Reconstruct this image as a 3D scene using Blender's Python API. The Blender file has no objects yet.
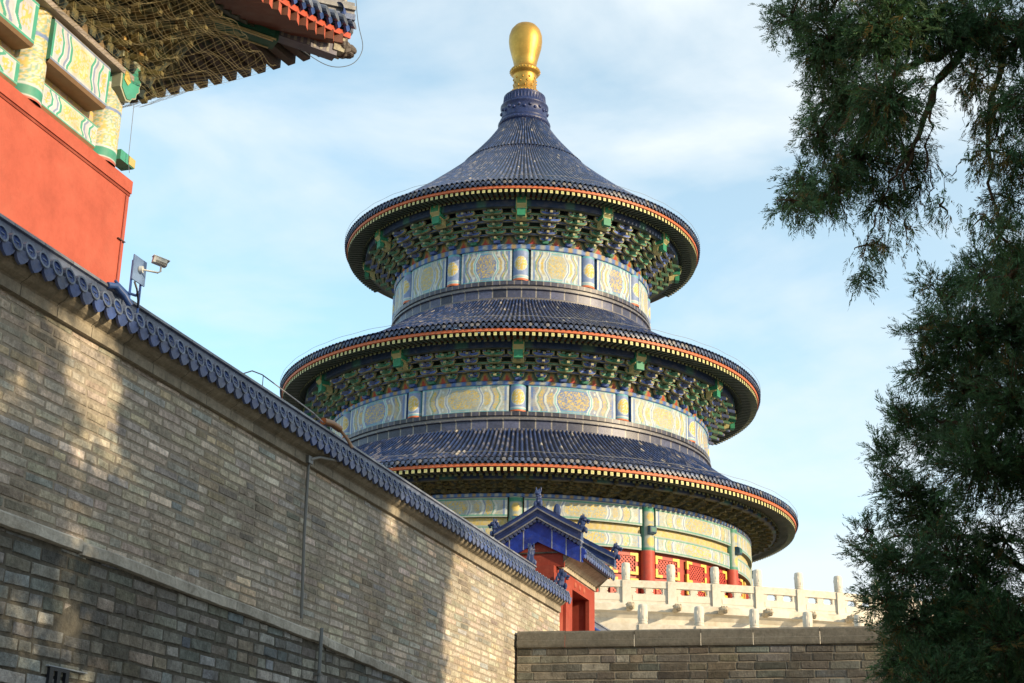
import bpy, math
import numpy as np
from mathutils import Matrix

R_ = math.radians
rng = np.random.default_rng(11)
scene = bpy.context.scene
col = scene.collection

# ------------------------------------------------------------------ camera, sky, sun, exposure
EYE = 1.65
F_PX, PITCH, ROLL, YAW = 1450.0, 0.33882714, 0.01810994, -0.00640092
cam_d = bpy.data.cameras.new('camera')
cam = bpy.data.objects.new('camera', cam_d)
col.objects.link(cam)
scene.camera = cam
cam_d.sensor_fit = 'HORIZONTAL'
cam_d.sensor_width = 36.0
cam_d.lens = F_PX / 1024 * 36
cam_d.clip_start = 0.1
cam_d.clip_end = 6000
cam.location = (0, 0, EYE)
cam.rotation_euler = (Matrix.Rotation(-YAW, 3, 'Z') @ Matrix.Rotation(math.pi / 2 + PITCH, 3, 'X') @ Matrix.Rotation(ROLL, 3, 'Z')).to_euler()

SUN_AZ, SUN_EL = 120.0, 17.0                 # clockwise from +Y
world = bpy.data.worlds.new('World')
scene.world = world
world.use_nodes = True
nt = world.node_tree
nt.nodes.clear()


def N(t, kind, **kw):
    n = t.nodes.new(kind)
    for k, v in kw.items():
        if k == 'ins':
            for i, x in v.items():
                n.inputs[i].default_value = x
        else:
            setattr(n, k, v)
    return n


def L(t, a, ao, b, bi):
    t.links.new(a.outputs[ao], b.inputs[bi])


wo = N(nt, 'ShaderNodeOutputWorld')
bg = N(nt, 'ShaderNodeBackground', ins={'Strength': 0.15})
sky = N(nt, 'ShaderNodeTexSky', sky_type='NISHITA')
sky.sun_disc = False
sky.sun_elevation = R_(SUN_EL)
sky.sun_rotation = R_(SUN_AZ)
sky.air_density = 1.0
sky.dust_density = 0.6
sky.ozone_density = 1.6
tc = N(nt, 'ShaderNodeTexCoord')
mp = N(nt, 'ShaderNodeMapping')
mp.inputs['Scale'].default_value = (1.0, 1.0, 2.6)
mp.inputs['Rotation'].default_value = (0.0, 0.5, 0.0)
nz = N(nt, 'ShaderNodeTexNoise', ins={'Scale': 3.8, 'Detail': 8.0, 'Roughness': 0.52, 'Distortion': 0.25})
mr = N(nt, 'ShaderNodeMapRange', ins={'From Min': 0.38, 'From Max': 0.66, 'To Min': 0.10, 'To Max': 0.95})
sx = N(nt, 'ShaderNodeSeparateXYZ')
mx = N(nt, 'ShaderNodeMapRange', ins={'From Min': -0.35, 'From Max': 0.35, 'To Min': -0.12, 'To Max': 0.30})
ad = N(nt, 'ShaderNodeMath', operation='ADD', use_clamp=True)
mix = N(nt, 'ShaderNodeMix', data_type='RGBA')
mix.inputs[7].default_value = (4.2, 4.62, 4.85, 1)       # cloud radiance on the sky's own scale
L(nt, tc, 'Generated', mp, 'Vector'); L(nt, mp, 0, nz, 'Vector'); L(nt, nz, 0, mr, 0)
L(nt, tc, 'Generated', sx, 0); L(nt, sx, 0, mx, 0); L(nt, mr, 0, ad, 0); L(nt, mx, 0, ad, 1)
hs = N(nt, 'ShaderNodeHueSaturation', ins={'Hue': 0.475, 'Saturation': 0.95, 'Value': 1.45})
L(nt, sky, 0, hs, 'Color')
L(nt, ad, 0, mix, 0); L(nt, hs, 0, mix, 6); L(nt, mix, 2, bg, 'Color'); L(nt, bg, 0, wo, 0)

sun_d = bpy.data.lights.new('sun', 'SUN')
sun_d.energy = 4.3
sun_d.angle = R_(0.55)
sun_d.color = (1.0, 0.80, 0.52)
sun = bpy.data.objects.new('sun', sun_d)
col.objects.link(sun)
sun.rotation_euler = (R_(90 - SUN_EL), 0, R_(180 - SUN_AZ) + math.pi)
sun.location = (30, -15, 40)
from mathutils import Vector
sun.rotation_euler = Vector((math.sin(R_(SUN_AZ)) * math.cos(R_(SUN_EL)), math.cos(R_(SUN_AZ)) * math.cos(R_(SUN_EL)), math.sin(R_(SUN_EL)))).to_track_quat('Z', 'Y').to_euler()

vs = scene.view_settings
vs.view_transform = 'Standard'
vs.look = 'None'
vs.exposure = 0.55
vs.gamma = 1.0
vs.use_curve_mapping = False
scene.cycles.max_bounces = 6
scene.cycles.diffuse_bounces = 3
scene.cycles.use_denoising = True

# ------------------------------------------------------------------ frames
AZ = R_(17.052)
NV = np.array([math.cos(AZ), -math.sin(AZ), 0.0])      # out of the long wall, to the right
AV = np.array([math.sin(AZ), math.cos(AZ), 0.0])       # along the long wall, away
ZV = np.array([0, 0, 1.0])
HALL = np.array([0.0, 85.0])


def ray(x, y):
    u, w = x - 512, y - 341.5
    c, s = math.cos(ROLL), math.sin(ROLL)
    u, w = c * u + s * w, -s * u + c * w
    X, v = u / F_PX, -w / F_PX
    c, s = math.cos(PITCH), math.sin(PITCH)
    Y, z = c - s * v, s + c * v
    c, s = math.cos(YAW), math.sin(YAW)
    return np.array([c * X + s * Y, -s * X + c * Y, z])


def at(x, y, Y):
    r = ray(x, y)
    return r * Y / r[1] + np.array([0, 0, EYE])


# ------------------------------------------------------------------ materials
def mat(name, rough=0.6, spec=0.4, metal=0.0, noise=0.12, nscale=6.0, color=None, bump=0.0, bscale=40.0, coat=0.0, dirt=None, trans=0.0, fine=None):
    m = bpy.data.materials.new(name)
    m.use_nodes = True
    t = m.node_tree
    b = t.nodes['Principled BSDF']
    b.inputs['Roughness'].default_value = rough
    b.inputs['Specular IOR Level'].default_value = spec
    b.inputs['Metallic'].default_value = metal
    b.inputs['Coat Weight'].default_value = coat
    b.inputs['Coat Roughness'].default_value = 0.2
    if color is None:
        src = N(t, 'ShaderNodeVertexColor', layer_name='Col')
    else:
        src = N(t, 'ShaderNodeRGB')
        src.outputs[0].default_value = (*color, 1)
    tc = N(t, 'ShaderNodeTexCoord')
    n1 = N(t, 'ShaderNodeTexNoise', ins={'Scale': nscale, 'Detail': 6.0, 'Roughness': 0.65})
    L(t, tc, 'Object', n1, 'Vector')
    rm = N(t, 'ShaderNodeMapRange', ins={'From Min': 0.28, 'From Max': 0.72, 'To Min': 1 - noise, 'To Max': 1 + noise})
    L(t, n1, 0, rm, 0)
    mul = N(t, 'ShaderNodeVectorMath', operation='SCALE')
    L(t, src, 0, mul, 0)
    L(t, rm, 0, mul, 'Scale')
    out = mul
    oi = 0
    if dirt:
        dcol, dscale, lo, hi, amt = dirt
        n2 = N(t, 'ShaderNodeTexNoise', ins={'Scale': dscale, 'Detail': 9.0, 'Roughness': 0.68, 'Distortion': 0.3})
        L(t, tc, 'Object', n2, 'Vector')
        r2 = N(t, 'ShaderNodeMapRange', ins={'From Min': lo, 'From Max': hi, 'To Min': 0.0, 'To Max': amt})
        L(t, n2, 0, r2, 0)
        mxx = N(t, 'ShaderNodeMix', data_type='RGBA')
        mxx.inputs[7].default_value = (*dcol, 1)
        L(t, r2, 0, mxx, 0)
        L(t, mul, 0, mxx, 6)
        out, oi = mxx, 2
    if fine:
        n4 = N(t, 'ShaderNodeTexNoise', ins={'Scale': fine[1], 'Detail': 8.0, 'Roughness': 0.75})
        L(t, tc, 'Object', n4, 'Vector')
        r4 = N(t, 'ShaderNodeMapRange', ins={'From Min': 0.3, 'From Max': 0.7, 'To Min': 1 - fine[0], 'To Max': 1 + fine[0]})
        L(t, n4, 0, r4, 0)
        m4 = N(t, 'ShaderNodeVectorMath', operation='SCALE')
        L(t, out, oi, m4, 0)
        L(t, r4, 0, m4, 'Scale')
        out, oi = m4, 0
    L(t, out, oi, b, 'Base Color')
    if bump:
        n3 = N(t, 'ShaderNodeTexNoise', ins={'Scale': bscale, 'Detail': 5.0, 'Roughness': 0.6})
        L(t, tc, 'Object', n3, 'Vector')
        bp = N(t, 'ShaderNodeBump', ins={'Strength': bump, 'Distance': 0.02})
        L(t, n3, 0, bp, 'Height')
        L(t, bp, 0, b, 'Normal')
    if trans:
        tr = N(t, 'ShaderNodeBsdfTranslucent')
        L(t, out, oi, tr, 'Color')
        ms = N(t, 'ShaderNodeMixShader', ins={0: trans})
        o = t.nodes['Material Output']
        L(t, b, 0, ms, 1)
        L(t, tr, 0, ms, 2)
        L(t, ms, 0, o, 'Surface')
    return m


M_PAINT = mat('painted_timber', 0.55, 0.35, noise=0.16, nscale=5.0, dirt=((0.20, 0.17, 0.12), 2.2, 0.5, 0.85, 0.45))
M_GLAZE = mat('glazed_tile', 0.33, 0.5, noise=0.4, nscale=3.0, dirt=((0.15, 0.13, 0.12), 1.4, 0.48, 0.76, 0.34), bump=0.15, bscale=25)
M_GLAZE2 = mat('glazed_tile_clean', 0.40, 0.4, noise=0.4, nscale=6.0, dirt=((0.16, 0.15, 0.15), 5.0, 0.54, 0.75, 0.40), bump=0.25, bscale=25)
M_GOLD = mat('gilded_copper', 0.45, 0.5, metal=0.9, noise=0.15, nscale=2.5, dirt=((0.30, 0.17, 0.04), 2.2, 0.45, 0.8, 0.5), bump=0.1, bscale=6)
M_RED = mat('red_lime_wall', 0.85, 0.15, noise=0.16, nscale=1.6, dirt=((0.40, 0.13, 0.085), 0.8, 0.48, 0.75, 0.55), bump=0.25, bscale=14, fine=(0.06, 9))
M_LACQ = mat('red_lacquer', 0.5, 0.4, noise=0.12, nscale=4.0)
M_MARBLE = mat('white_marble', 0.6, 0.35, noise=0.14, nscale=2.0, dirt=((0.36, 0.29, 0.19), 1.3, 0.45, 0.70, 0.8), bump=0.2, bscale=30)
M_BRICK = mat('grey_brick', 0.88, 0.2, noise=0.34, nscale=5.0, dirt=((0.10, 0.085, 0.065), 0.9, 0.47, 0.72, 0.8), bump=0.9, bscale=30, fine=(0.42, 16))
M_DARK = mat('dark_mortar', 0.95, 0.1, noise=0.4, nscale=12, color=(0.105, 0.098, 0.082), bump=0.5, bscale=40)
M_MORTAR = mat('lime_mortar', 0.95, 0.1, noise=0.3, nscale=14, color=(0.30, 0.26, 0.205), bump=0.4, bscale=60)
M_STONE = mat('worn_stone', 0.85, 0.2, noise=0.22, nscale=5.0, dirt=((0.13, 0.115, 0.09), 2.5, 0.48, 0.72, 0.75), bump=0.5, bscale=30, fine=(0.25, 14))
M_NET = mat('wire_netting', 0.8, 0.3, noise=0.5, nscale=3.5, dirt=((0.20, 0.16, 0.055), 3.2, 0.5, 0.62, 0.8), bump=0.8, bscale=9)
M_METAL = mat('painted_metal', 0.4, 0.5, noise=0.06, nscale=8)
M_LEAF = mat('cypress_leaf', 0.6, 0.3, noise=0.25, nscale=1.6, trans=0.32)
M_BARK = mat('cypress_bark', 0.9, 0.2, noise=0.3, nscale=10, color=(0.10, 0.065, 0.04), bump=0.6, bscale=30)
M_GROUND = mat('stone_paving', 0.9, 0.2, noise=0.15, nscale=0.6, color=(0.23, 0.21, 0.18), bump=0.3, bscale=3)


# ------------------------------------------------------------------ mesh builder
class MB:
    def __init__(self):
        self.v, self.c, self.q, self.t, self.n = [], [], [], [], 0

    def add(self, v, q=None, c=(0.5, 0.5, 0.5), t=None):
        v = np.asarray(v, float).reshape(-1, 3)
        c = np.asarray(c, float)
        if c.ndim == 1:
            c = np.tile(c, (len(v), 1))
        self.v.append(v)
        self.c.append(c.reshape(-1, 3))
        if q is not None and len(q):
            self.q.append(np.asarray(q, int).reshape(-1, 4) + self.n)
        if t is not None and len(t):
            self.t.append(np.asarray(t, int).reshape(-1, 3) + self.n)
        self.n += len(v)

    def grid(self, P, c=(0.5, 0.5, 0.5), cu=False, flip=False):
        P = np.asarray(P, float)
        nu, nv = P.shape[:2]
        c = np.asarray(c, float)
        if c.ndim == 3:
            c = c.reshape(-1, 3)
        idx = np.arange(nu * nv).reshape(nu, nv)
        if cu:
            idx = np.vstack([idx, idx[:1]])
        q = np.stack([idx[:-1, :-1], idx[1:, :-1], idx[1:, 1:], idx[:-1, 1:]], -1).reshape(-1, 4)
        if flip:
            q = q[:, ::-1]
        self.add(P.reshape(-1, 3), q, c)

    def box(self, fr, lo, hi, c=(0.5, 0.5, 0.5), taper=None):
        o, X, Y, Z = fr
        x0, y0, z0 = lo
        x1, y1, z1 = hi
        p = np.array([(x0, y0, z0), (x1, y0, z0), (x1, y1, z0), (x0, y1, z0), (x0, y0, z1), (x1, y0, z1), (x1, y1, z1), (x0, y1, z1)], float)
        if taper is not None:                        # scale of the top face about its centre
            m = p[4:, :2].mean(0)
            p[4:, :2] = m + (p[4:, :2] - m) * taper
        self.add(o + p[:, :1] * X + p[:, 1:2] * Y + p[:, 2:] * Z,
                 [(0, 3, 2, 1), (4, 5, 6, 7), (0, 1, 5, 4), (1, 2, 6, 5), (2, 3, 7, 6), (3, 0, 4, 7)], c)

    def lathe(self, prof, n=48, c=(0.5, 0.5, 0.5), o=(0, 0, 0), a0=0, a1=2 * math.pi):
        prof = np.asarray(prof, float)
        full = abs(a1 - a0 - 2 * math.pi) < 1e-6
        th = np.linspace(a0, a1, n, endpoint=not full)
        P = np.stack([np.sin(th)[:, None] * prof[:, 0], -np.cos(th)[:, None] * prof[:, 0], np.broadcast_to(prof[:, 1], (n, len(prof)))], -1) + np.asarray(o, float)
        c = np.asarray(c, float)
        if c.ndim == 2:
            c = np.broadcast_to(c, (n, len(prof), 3))
        self.grid(P, c, cu=full)

    def tube(self, path, rad, n=6, c=(0.5, 0.5, 0.5)):
        path = np.asarray(path, float)
        k = len(path)
        rad = np.broadcast_to(np.asarray(rad, float), (k,))
        tg = np.gradient(path, axis=0)
        tg /= np.linalg.norm(tg, axis=1)[:, None] + 1e-9
        up = np.where(np.abs(tg[:, 2:3]) > 0.9, np.array([[1.0, 0, 0]]), np.array([[0, 0, 1.0]]))
        a = np.cross(tg, up)
        a /= np.linalg.norm(a, axis=1)[:, None] + 1e-9
        b = np.cross(tg, a)
        th = np.linspace(0, 2 * math.pi, n, endpoint=False)
        P = path[None] + rad[None, :, None] * (np.cos(th)[:, None, None] * a[None] + np.sin(th)[:, None, None] * b[None])
        self.grid(P, c, cu=True)
        i0 = self.n - n * k
        self.add(np.vstack([P[:, 0], P[:, -1]]), None, c, None)
        base = self.n - 2 * n
        f = [(base, base + j, base + j + 1) for j in range(1, n - 1)] + [(base + n, base + n + j + 1, base + n + j) for j in range(1, n - 1)]
        self.t.append(np.array(f))

    def prism(self, fr, poly, d0, d1, c=(0.5, 0.5, 0.5)):
        """polygon in X-Z of the frame, extruded along Y from d0 to d1 (fan about its centroid)"""
        o, X, Y, Z = fr
        poly = np.asarray(poly, float)
        k = len(poly)
        m = poly.mean(0)
        pts = []
        for d in (d0, d1):
            pts.append(o + poly[:, :1] * X + poly[:, 1:] * Z + d * Y)
            pts.append((o + m[0] * X + m[1] * Z + d * Y)[None])
        v = np.vstack(pts)
        t = []
        q = []
        for i in range(k):
            j = (i + 1) % k
            t.append((k, i, j))
            t.append((2 * k + 1, k + 1 + j, k + 1 + i))
            q.append((i, k + 1 + i, k + 1 + j, j))
        self.add(v, q, c, t)

    def blob(self, o, r, c=(0.5, 0.5, 0.5), n=8, rough=0.0):
        th = np.linspace(0, 2 * math.pi, n, endpoint=False)
        ph = np.linspace(0.02, math.pi - 0.02, n)
        s = 1 + rough * (rng.random((n, n)) - 0.5)
        P = np.stack([np.cos(th)[:, None] * np.sin(ph) * s, np.sin(th)[:, None] * np.sin(ph) * s, -np.cos(ph)[None] * s], -1) * np.asarray(r, float) + np.asarray(o, float)
        self.grid(P, c, cu=True)

    def build(self, name, m, parent=None, smooth=False, org=(0, 0, 0)):
        v = np.vstack(self.v) - np.asarray(org, float)
        c = np.vstack(self.c)
        q = np.vstack(self.q) if self.q else np.zeros((0, 4), int)
        t = np.vstack(self.t) if self.t else np.zeros((0, 3), int)
        me = bpy.data.meshes.new(name)
        me.vertices.add(len(v))
        me.vertices.foreach_set('co', v.astype(np.float32).ravel())
        nl = len(q) * 4 + len(t) * 3
        me.loops.add(nl)
        me.loops.foreach_set('vertex_index', np.concatenate([q.ravel(), t.ravel()]).astype(np.int32))
        me.polygons.add(len(q) + len(t))
        st = np.concatenate([np.arange(len(q)) * 4, len(q) * 4 + np.arange(len(t)) * 3]).astype(np.int32)
        me.polygons.foreach_set('loop_start', st)
        a = me.color_attributes.new('Col', 'FLOAT_COLOR', 'POINT')
        a.data.foreach_set('color', np.hstack([np.clip(c, 0, 1), np.ones((len(c), 1))]).astype(np.float32).ravel())
        me.polygons.foreach_set('use_smooth', np.full(len(q) + len(t), smooth))
        me.update(calc_edges=True)
        me.validate()
        me.materials.append(m)
        o = bpy.data.objects.new(name, me)
        col.objects.link(o)
        if parent is not None:
            o.parent = parent
        return o


def tag(o, label=None, cat=None, group=None, kind=None):
    if label: o['label'] = label
    if cat: o['category'] = cat
    if group: o['group'] = group
    if kind: o['kind'] = kind
    return o


def thing(name, label, cat, loc=(0, 0, 0), rz=0.0, group=None):
    o = bpy.data.objects.new(name, None)
    o.empty_display_size = 0.3
    col.objects.link(o)
    o.location = loc
    o.rotation_euler = (0, 0, rz)
    return tag(o, label, cat, group)


WF = (np.zeros(3), np.array([1.0, 0, 0]), np.array([0, 1.0, 0]), ZV)     # local frame: x = n, y = s along, z = height


def wall_thing(name, label, cat, n, s, h=-EYE, group=None):
    """thing in the long wall's frame; parts are given in (n, s, height above eye) and moved by org"""
    p = NV * n + AV * s
    o = thing(name, label, cat, (p[0], p[1], h + EYE), -AZ, group)
    return o, np.array([n, s, h])


def sm_noise(shape_u, shape_v, scale, seed):
    """smooth 2-D noise in about -1..1 over given coordinate arrays"""
    g = np.random.default_rng(seed)
    out = np.zeros(np.broadcast(shape_u, shape_v).shape)
    for k in range(9):
        an = g.random() * 6.28
        fr = scale * (0.6 + 1.3 * g.random())
        out += np.sin((shape_u * math.cos(an) + shape_v * math.sin(an)) * fr + g.random() * 6.28)
    return out / 3.0


# ------------------------------------------------------------------ ground
g = MB()
g.grid(np.array([[(x, y, 0.0) for y in (-1500, 0, 60, 3000)] for x in (-2000, -20, 20, 2000)], float), (0.3, 0.28, 0.25))
tag(g.build('ground', M_GROUND), kind='structure')

# ------------------------------------------------------------------ painted decoration (pigment colours)
PALE, BLUE, GREEN = np.array([.34, .41, .41]), np.array([.055, .13, .34]), np.array([.045, .23, .16])
GOLD, WHITE, LAV = np.array([.50, .37, .095]), np.array([.52, .57, .55]), np.array([.20, .25, .37])
TEAL, REDC, ORANGE = np.array([.12, .40, .46]), np.array([.42, .055, .032]), np.array([.52, .13, .05])
DGREEN = np.array([.014, .06, .032])


def lerp(a, b, w):
    return a + (b - a) * np.clip(w, 0, 1)[..., None]


def paint_panel(u, v, W, H, style, seed):
    """u 0..W, v 0..H in metres; returns pigment colours for an official-style painted beam"""
    g = np.random.default_rng(seed)
    x = np.abs(u - W / 2) / (W / 2)
    zz = np.abs(((v / H) * 1.0 + 0.5) % 1.0 - 0.5) * 4 - 1
    zig = np.clip(zz, -.6, .6) * 1.1 * H / W + .25 * np.cos(v / H * 18.85) * H / W * .25
    c = np.zeros(u.shape + (3,)) + (LAV if style % 2 else PALE)
    c = c * (1 + .10 * sm_noise(u, v, 5, seed + 9))[..., None]
    scr = np.abs(sm_noise(u, v, 30, seed))                 # scrolls: thin curling lines
    scr2 = np.abs(sm_noise(u * 1.3, v, 22, seed + 3))
    c = lerp(c, BLUE * .9 + .05, (scr2 < .16) * .45)
    c = lerp(c, GOLD, (scr < .20) * 0.65)
    e1, e2, e3 = 0.38 + 0.20 * zig, 0.60 + 0.20 * zig, 0.79 + 0.20 * zig
    inner = (x < e1) & (np.abs(v / H - .5) < .40)
    c = np.where(inner[..., None], (BLUE * 0.6 + LAV * 0.5) if style % 2 else PALE * .92, c)
    dr = np.abs(sm_noise(u * 1.2, v, 28, seed + 5))
    mask = 1.0 - (np.abs(v / H - .5) / .36) ** 2 - (x / .36) ** 4
    c = lerp(c, GOLD * 1.15, (inner & (dr < .42) & (mask > 0)) * .9)
    c = lerp(c, GOLD * .6, (inner & (dr > .42) & (dr < .55) & (mask > 0)) * .7)
    c = lerp(c, TEAL * .9, (np.abs(np.abs(v / H - .5) - .40) < .018) * (x < e1) * .8)
    for xm, rr in ((0.70, .20), (0.50, .15)):
        xq = (x - xm - .20 * zig * .4) * W / 2
        dm = np.hypot(xq, (v - H / 2) * .6)
        c = lerp(c, GOLD * 1.1, (dm < H * rr) * (x > e1) * (.30 + .65 * (scr < .45)))
        for k in (-1, 1):
            dm = np.hypot(xq, v - H / 2 - k * H * .34)
            c = lerp(c, WHITE if rr < .18 else GOLD, (dm < H * .045) * (x > e1) * .9)
    k = 0.10 / W

    def band(e, w, colr, am=1.0):
        nonlocal c
        c = lerp(c, colr, (np.abs(x - e) < w) * am)
    band(e1, 2.0 * k, WHITE)
    band(e1, .8 * k, TEAL if style % 2 else BLUE * 0.8 + .1, .8)
    band(e2, 1.7 * k, WHITE, .9)
    band(e2 + 1.5 * k, 0.7 * k, BLUE, .7)
    band(e3, 1.5 * k, WHITE, .9)
    band(e3 - 1.4 * k, 0.7 * k, GREEN, .7)
    c = lerp(c, WHITE, (x > 1 - 2.4 * k) * .9)
    c = lerp(c, BLUE * 1.2, ((x > 1 - 4.6 * k) & (x < 1 - 2.4 * k)) * 0.7)
    edge = np.minimum(v, H - v)
    c = lerp(c, TEAL * .9, (edge < 0.045 * H / 1.0) * 0.8)
    fade = sm_noise(u, v, 4, seed + 17) + .5 * sm_noise(u, v, 11, seed + 18)
    return lerp(c, np.array([.36, .36, .30]), np.clip(fade - .35, 0, 1) * .5)


# ------------------------------------------------------------------ circular hall
FLOOR = 8.31
hall = thing('circular_hall', 'round triple-eaved temple hall with dark blue tiled roofs and a gold finial', 'temple', (HALL[0], HALL[1], FLOOR + EYE))
HO = np.array([0, 0, FLOOR])                 # parts use heights above eye
PH0 = R_(-0.5)


def rf(phi, R, h):
    er = np.array([math.sin(phi), -math.cos(phi), 0])
    return (er * R + ZV * h, np.array([math.cos(phi), math.sin(phi), 0]), er, ZV)   # X right, Y outwards


def circ(th, R, h):
    return np.stack(np.broadcast_arrays(np.sin(th) * R, -np.cos(th) * R, h), -1)


TILE = np.array([.010, .023, .070])


def roof(profile, rows, seed, reduce_r=None):
    """ribbed tile roof: profile (R,h) from the top down"""
    g = np.random.default_rng(seed)
    pr = np.array(profile, float)
    d = np.concatenate([[0], np.cumsum(np.hypot(*np.diff(pr, axis=0).T))])
    nv = int(d[-1] / 0.11)
    s = np.linspace(0, d[-1], nv)
    # smooth interpolation
    from numpy import interp
    Rr, Hh = interp(s, d, pr[:, 0]), interp(s, d, pr[:, 1])
    for _ in range(12):
        Rr[1:-1] = (Rr[:-2] + 2 * Rr[1:-1] + Rr[2:]) / 4
        Hh[1:-1] = (Hh[:-2] + 2 * Hh[1:-1] + Hh[2:]) / 4
    m = MB()
    zones = [(0, nv - 1, rows)]
    if reduce_r:
        k = int(np.argmin(np.abs(Rr - reduce_r)))
        zones = [(0, k, rows // 2), (k - 1, nv - 1, rows)]
    for (a, b, n) in zones:
        sa = 6
        nu = n * sa
        th = np.arange(nu) / nu * 2 * math.pi
        ph = (np.arange(nu) % sa)
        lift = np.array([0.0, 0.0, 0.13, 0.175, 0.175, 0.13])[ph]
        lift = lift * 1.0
        RR, HH, ss = Rr[a:b + 1], Hh[a:b + 1], s[a:b + 1]
        w = np.clip(RR * 2 * math.pi / n / 0.30, 0.15, 1.0)
        lap = ((ss / 0.33) % 1.0) * 0.018
        sl = np.gradient(HH) / (np.gradient(RR) + 1e-6)
        nr = np.stack([-sl, np.ones_like(sl)], -1)
        nr /= np.linalg.norm(nr, axis=1)[:, None]
        off = lift[:, None] * w[None] + lap[None]
        R2 = RR[None] + off * nr[None, :, 0]
        H2 = HH[None] + off * nr[None, :, 1]
        P = circ(th[:, None], R2, H2)
        rid = np.arange(nu) // sa
        tid = (ss / 0.33).astype(int)
        jit = g.random((n, tid.max() + 1))
        J = jit[rid][:, tid]
        C = TILE[None, None] * (0.6 + 0.9 * J[..., None])
        C = lerp(C, np.array([.12, .11, .105]), (J > 0.80) * 0.55)
        C = lerp(C, np.array([.32, .28, .22]), (g.random((n, tid.max() + 1)) > 0.988)[rid][:, tid] * 0.8)
        C = lerp(C, np.array([.004, .006, .012]), np.broadcast_to((ph < 2)[:, None], J.shape) * 0.85)  # shade between the ribs painted into the valley colour
        C = lerp(C, C * 1.8 + np.array([.010, .012, .022]), np.broadcast_to(((ph == 3) | (ph == 4))[:, None], J.shape) * 1.0)  # highlight painted along the rib tops
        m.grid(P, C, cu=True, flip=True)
    return m


def tile_ends(R, h, n, seed):
    """round end tiles and drip tiles along an eave"""
    g = np.random.default_rng(seed)
    m = MB()
    k = 8
    a = np.linspace(0, 2 * math.pi, k, endpoint=False)
    for i in range(n):
        phi = (i * 6 + 3.5) / (n * 6) * 2 * math.pi
        if math.cos(phi) < -0.45:
            continue
        o, X, Y, Z = rf(phi, R, h)
        cc = np.array([.05, .07, .13]) * (0.6 + 0.8 * g.random())
        if g.random() > .8: cc = np.array([.16, .15, .15])
        disc = [o + X * math.cos(t) * .105 + Z * math.sin(t) * .105 + Y * (0.03 - math.sin(t) * .02) for t in a]
        back = [p - Y * .22 + Z * 0.10 for p in disc]
        ctr = o + Y * .045
        v = np.array(disc + back + [ctr])
        q = [(j, (j + 1) % k, k + (j + 1) % k, k + j) for j in range(k)]
        t = [(2 * k, (j + 1) % k, j) for j in range(k)]
        m.add(v, q, cc, t)
        phi += math.pi / n
        o, X, Y, Z = rf(phi, R - .02, h - 0.05)
        cc = np.array([.035, .05, .10]) * (0.6 + 0.8 * g.random())
        m.prism((o, X, Y, Z), [(-.12, .0), (-.08, -.09), (0, -.17), (.08, -.09), (.12, .0)], -.03, .02, cc)
    return m


def eave(parent, R, h, n, nraft, Rp, hp, seed):
    """boards, two rows of rafters, soffit, from the eave edge (R,h) in to the purlin (Rp,hp)"""
    tile_ends(R + .14, h + .36, n, seed).build('tile_end_row', M_GLAZE2, parent, org=HO)
    b = MB()
    b.lathe([(R - .1, h + .16), (R + .06, h + .17), (R + .05, h + .03), (R - .1, h + .02)], 240, ORANGE)
    b.build('eave_board', M_PAINT, parent, org=HO)
    m = MB()
    R2, h2 = R - 1.0, h - .30 + 0.42
    # soffit boards
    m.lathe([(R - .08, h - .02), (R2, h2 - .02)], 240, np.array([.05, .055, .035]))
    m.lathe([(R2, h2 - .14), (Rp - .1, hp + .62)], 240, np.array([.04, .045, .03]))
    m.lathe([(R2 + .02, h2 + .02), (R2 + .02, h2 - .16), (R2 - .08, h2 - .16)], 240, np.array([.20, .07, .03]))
    for i in range(nraft):
        phi = i / nraft * 2 * math.pi
        if math.cos(phi) < -0.45:
            continue
        fr = rf(phi, 0, 0)
        o, X, Y, Z = fr
        w = .082
        # flying rafter (square)
        def bar(Ra, ha, Rb, hb, w, t, c_end, c_body):
            A, B = o + Y * Ra + Z * ha, o + Y * Rb + Z * hb
            v = []
            for (p, cc) in ((A, c_end), (B, c_body)):
                v += [p - X * w, p + X * w, p + X * w - Z * t, p - X * w - Z * t]
            m.add(np.array(v), [(0, 4, 5, 1), (1, 5, 6, 2), (2, 6, 7, 3), (3, 7, 4, 0)], c_body)
            m.add(np.array(v[:4]) + Y * .004, [(0, 1, 2, 3)], c_end)
            m.add(np.array([A - X * w * .5 - Z * t * .25, A + X * w * .5 - Z * t * .25, A + X * w * .5 - Z * t * .75, A - X * w * .5 - Z * t * .75]) + Y * .008, [(0, 1, 2, 3)], c_end * np.array([.75, .9, .6]))
        bar(R - .02, h - .0, R2, h2 - .02, w, .19, np.array([.55, .50, .24]), np.array([.045, .06, .042]))
        bar(R2 + .04, h2 - .16, Rp - .1, hp + .60, .075, .16, np.array([.22, .23, .13]), np.array([.04, .055, .04]))
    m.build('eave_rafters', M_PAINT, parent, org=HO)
    # purlin with painted band
    th = np.linspace(0, 2 * math.pi, 360, endpoint=False)
    pc = np.zeros((360, 4, 3)) + np.array([.012, .03, .075])
    pc[(np.arange(360) // 3 % 5 == 0)] = np.array([.03, .10, .09])
    pc[:, 3] = np.array([.12, .12, .06])
    P = circ(th[:, None], np.array([Rp - .18, Rp, Rp, Rp - .3])[None], np.array([hp + .62, hp + .5, hp + .02, hp])[None])
    p = MB()
    p.grid(P, pc, cu=True)
    p.build('purlin_ring', M_PAINT, parent, org=HO)


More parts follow.
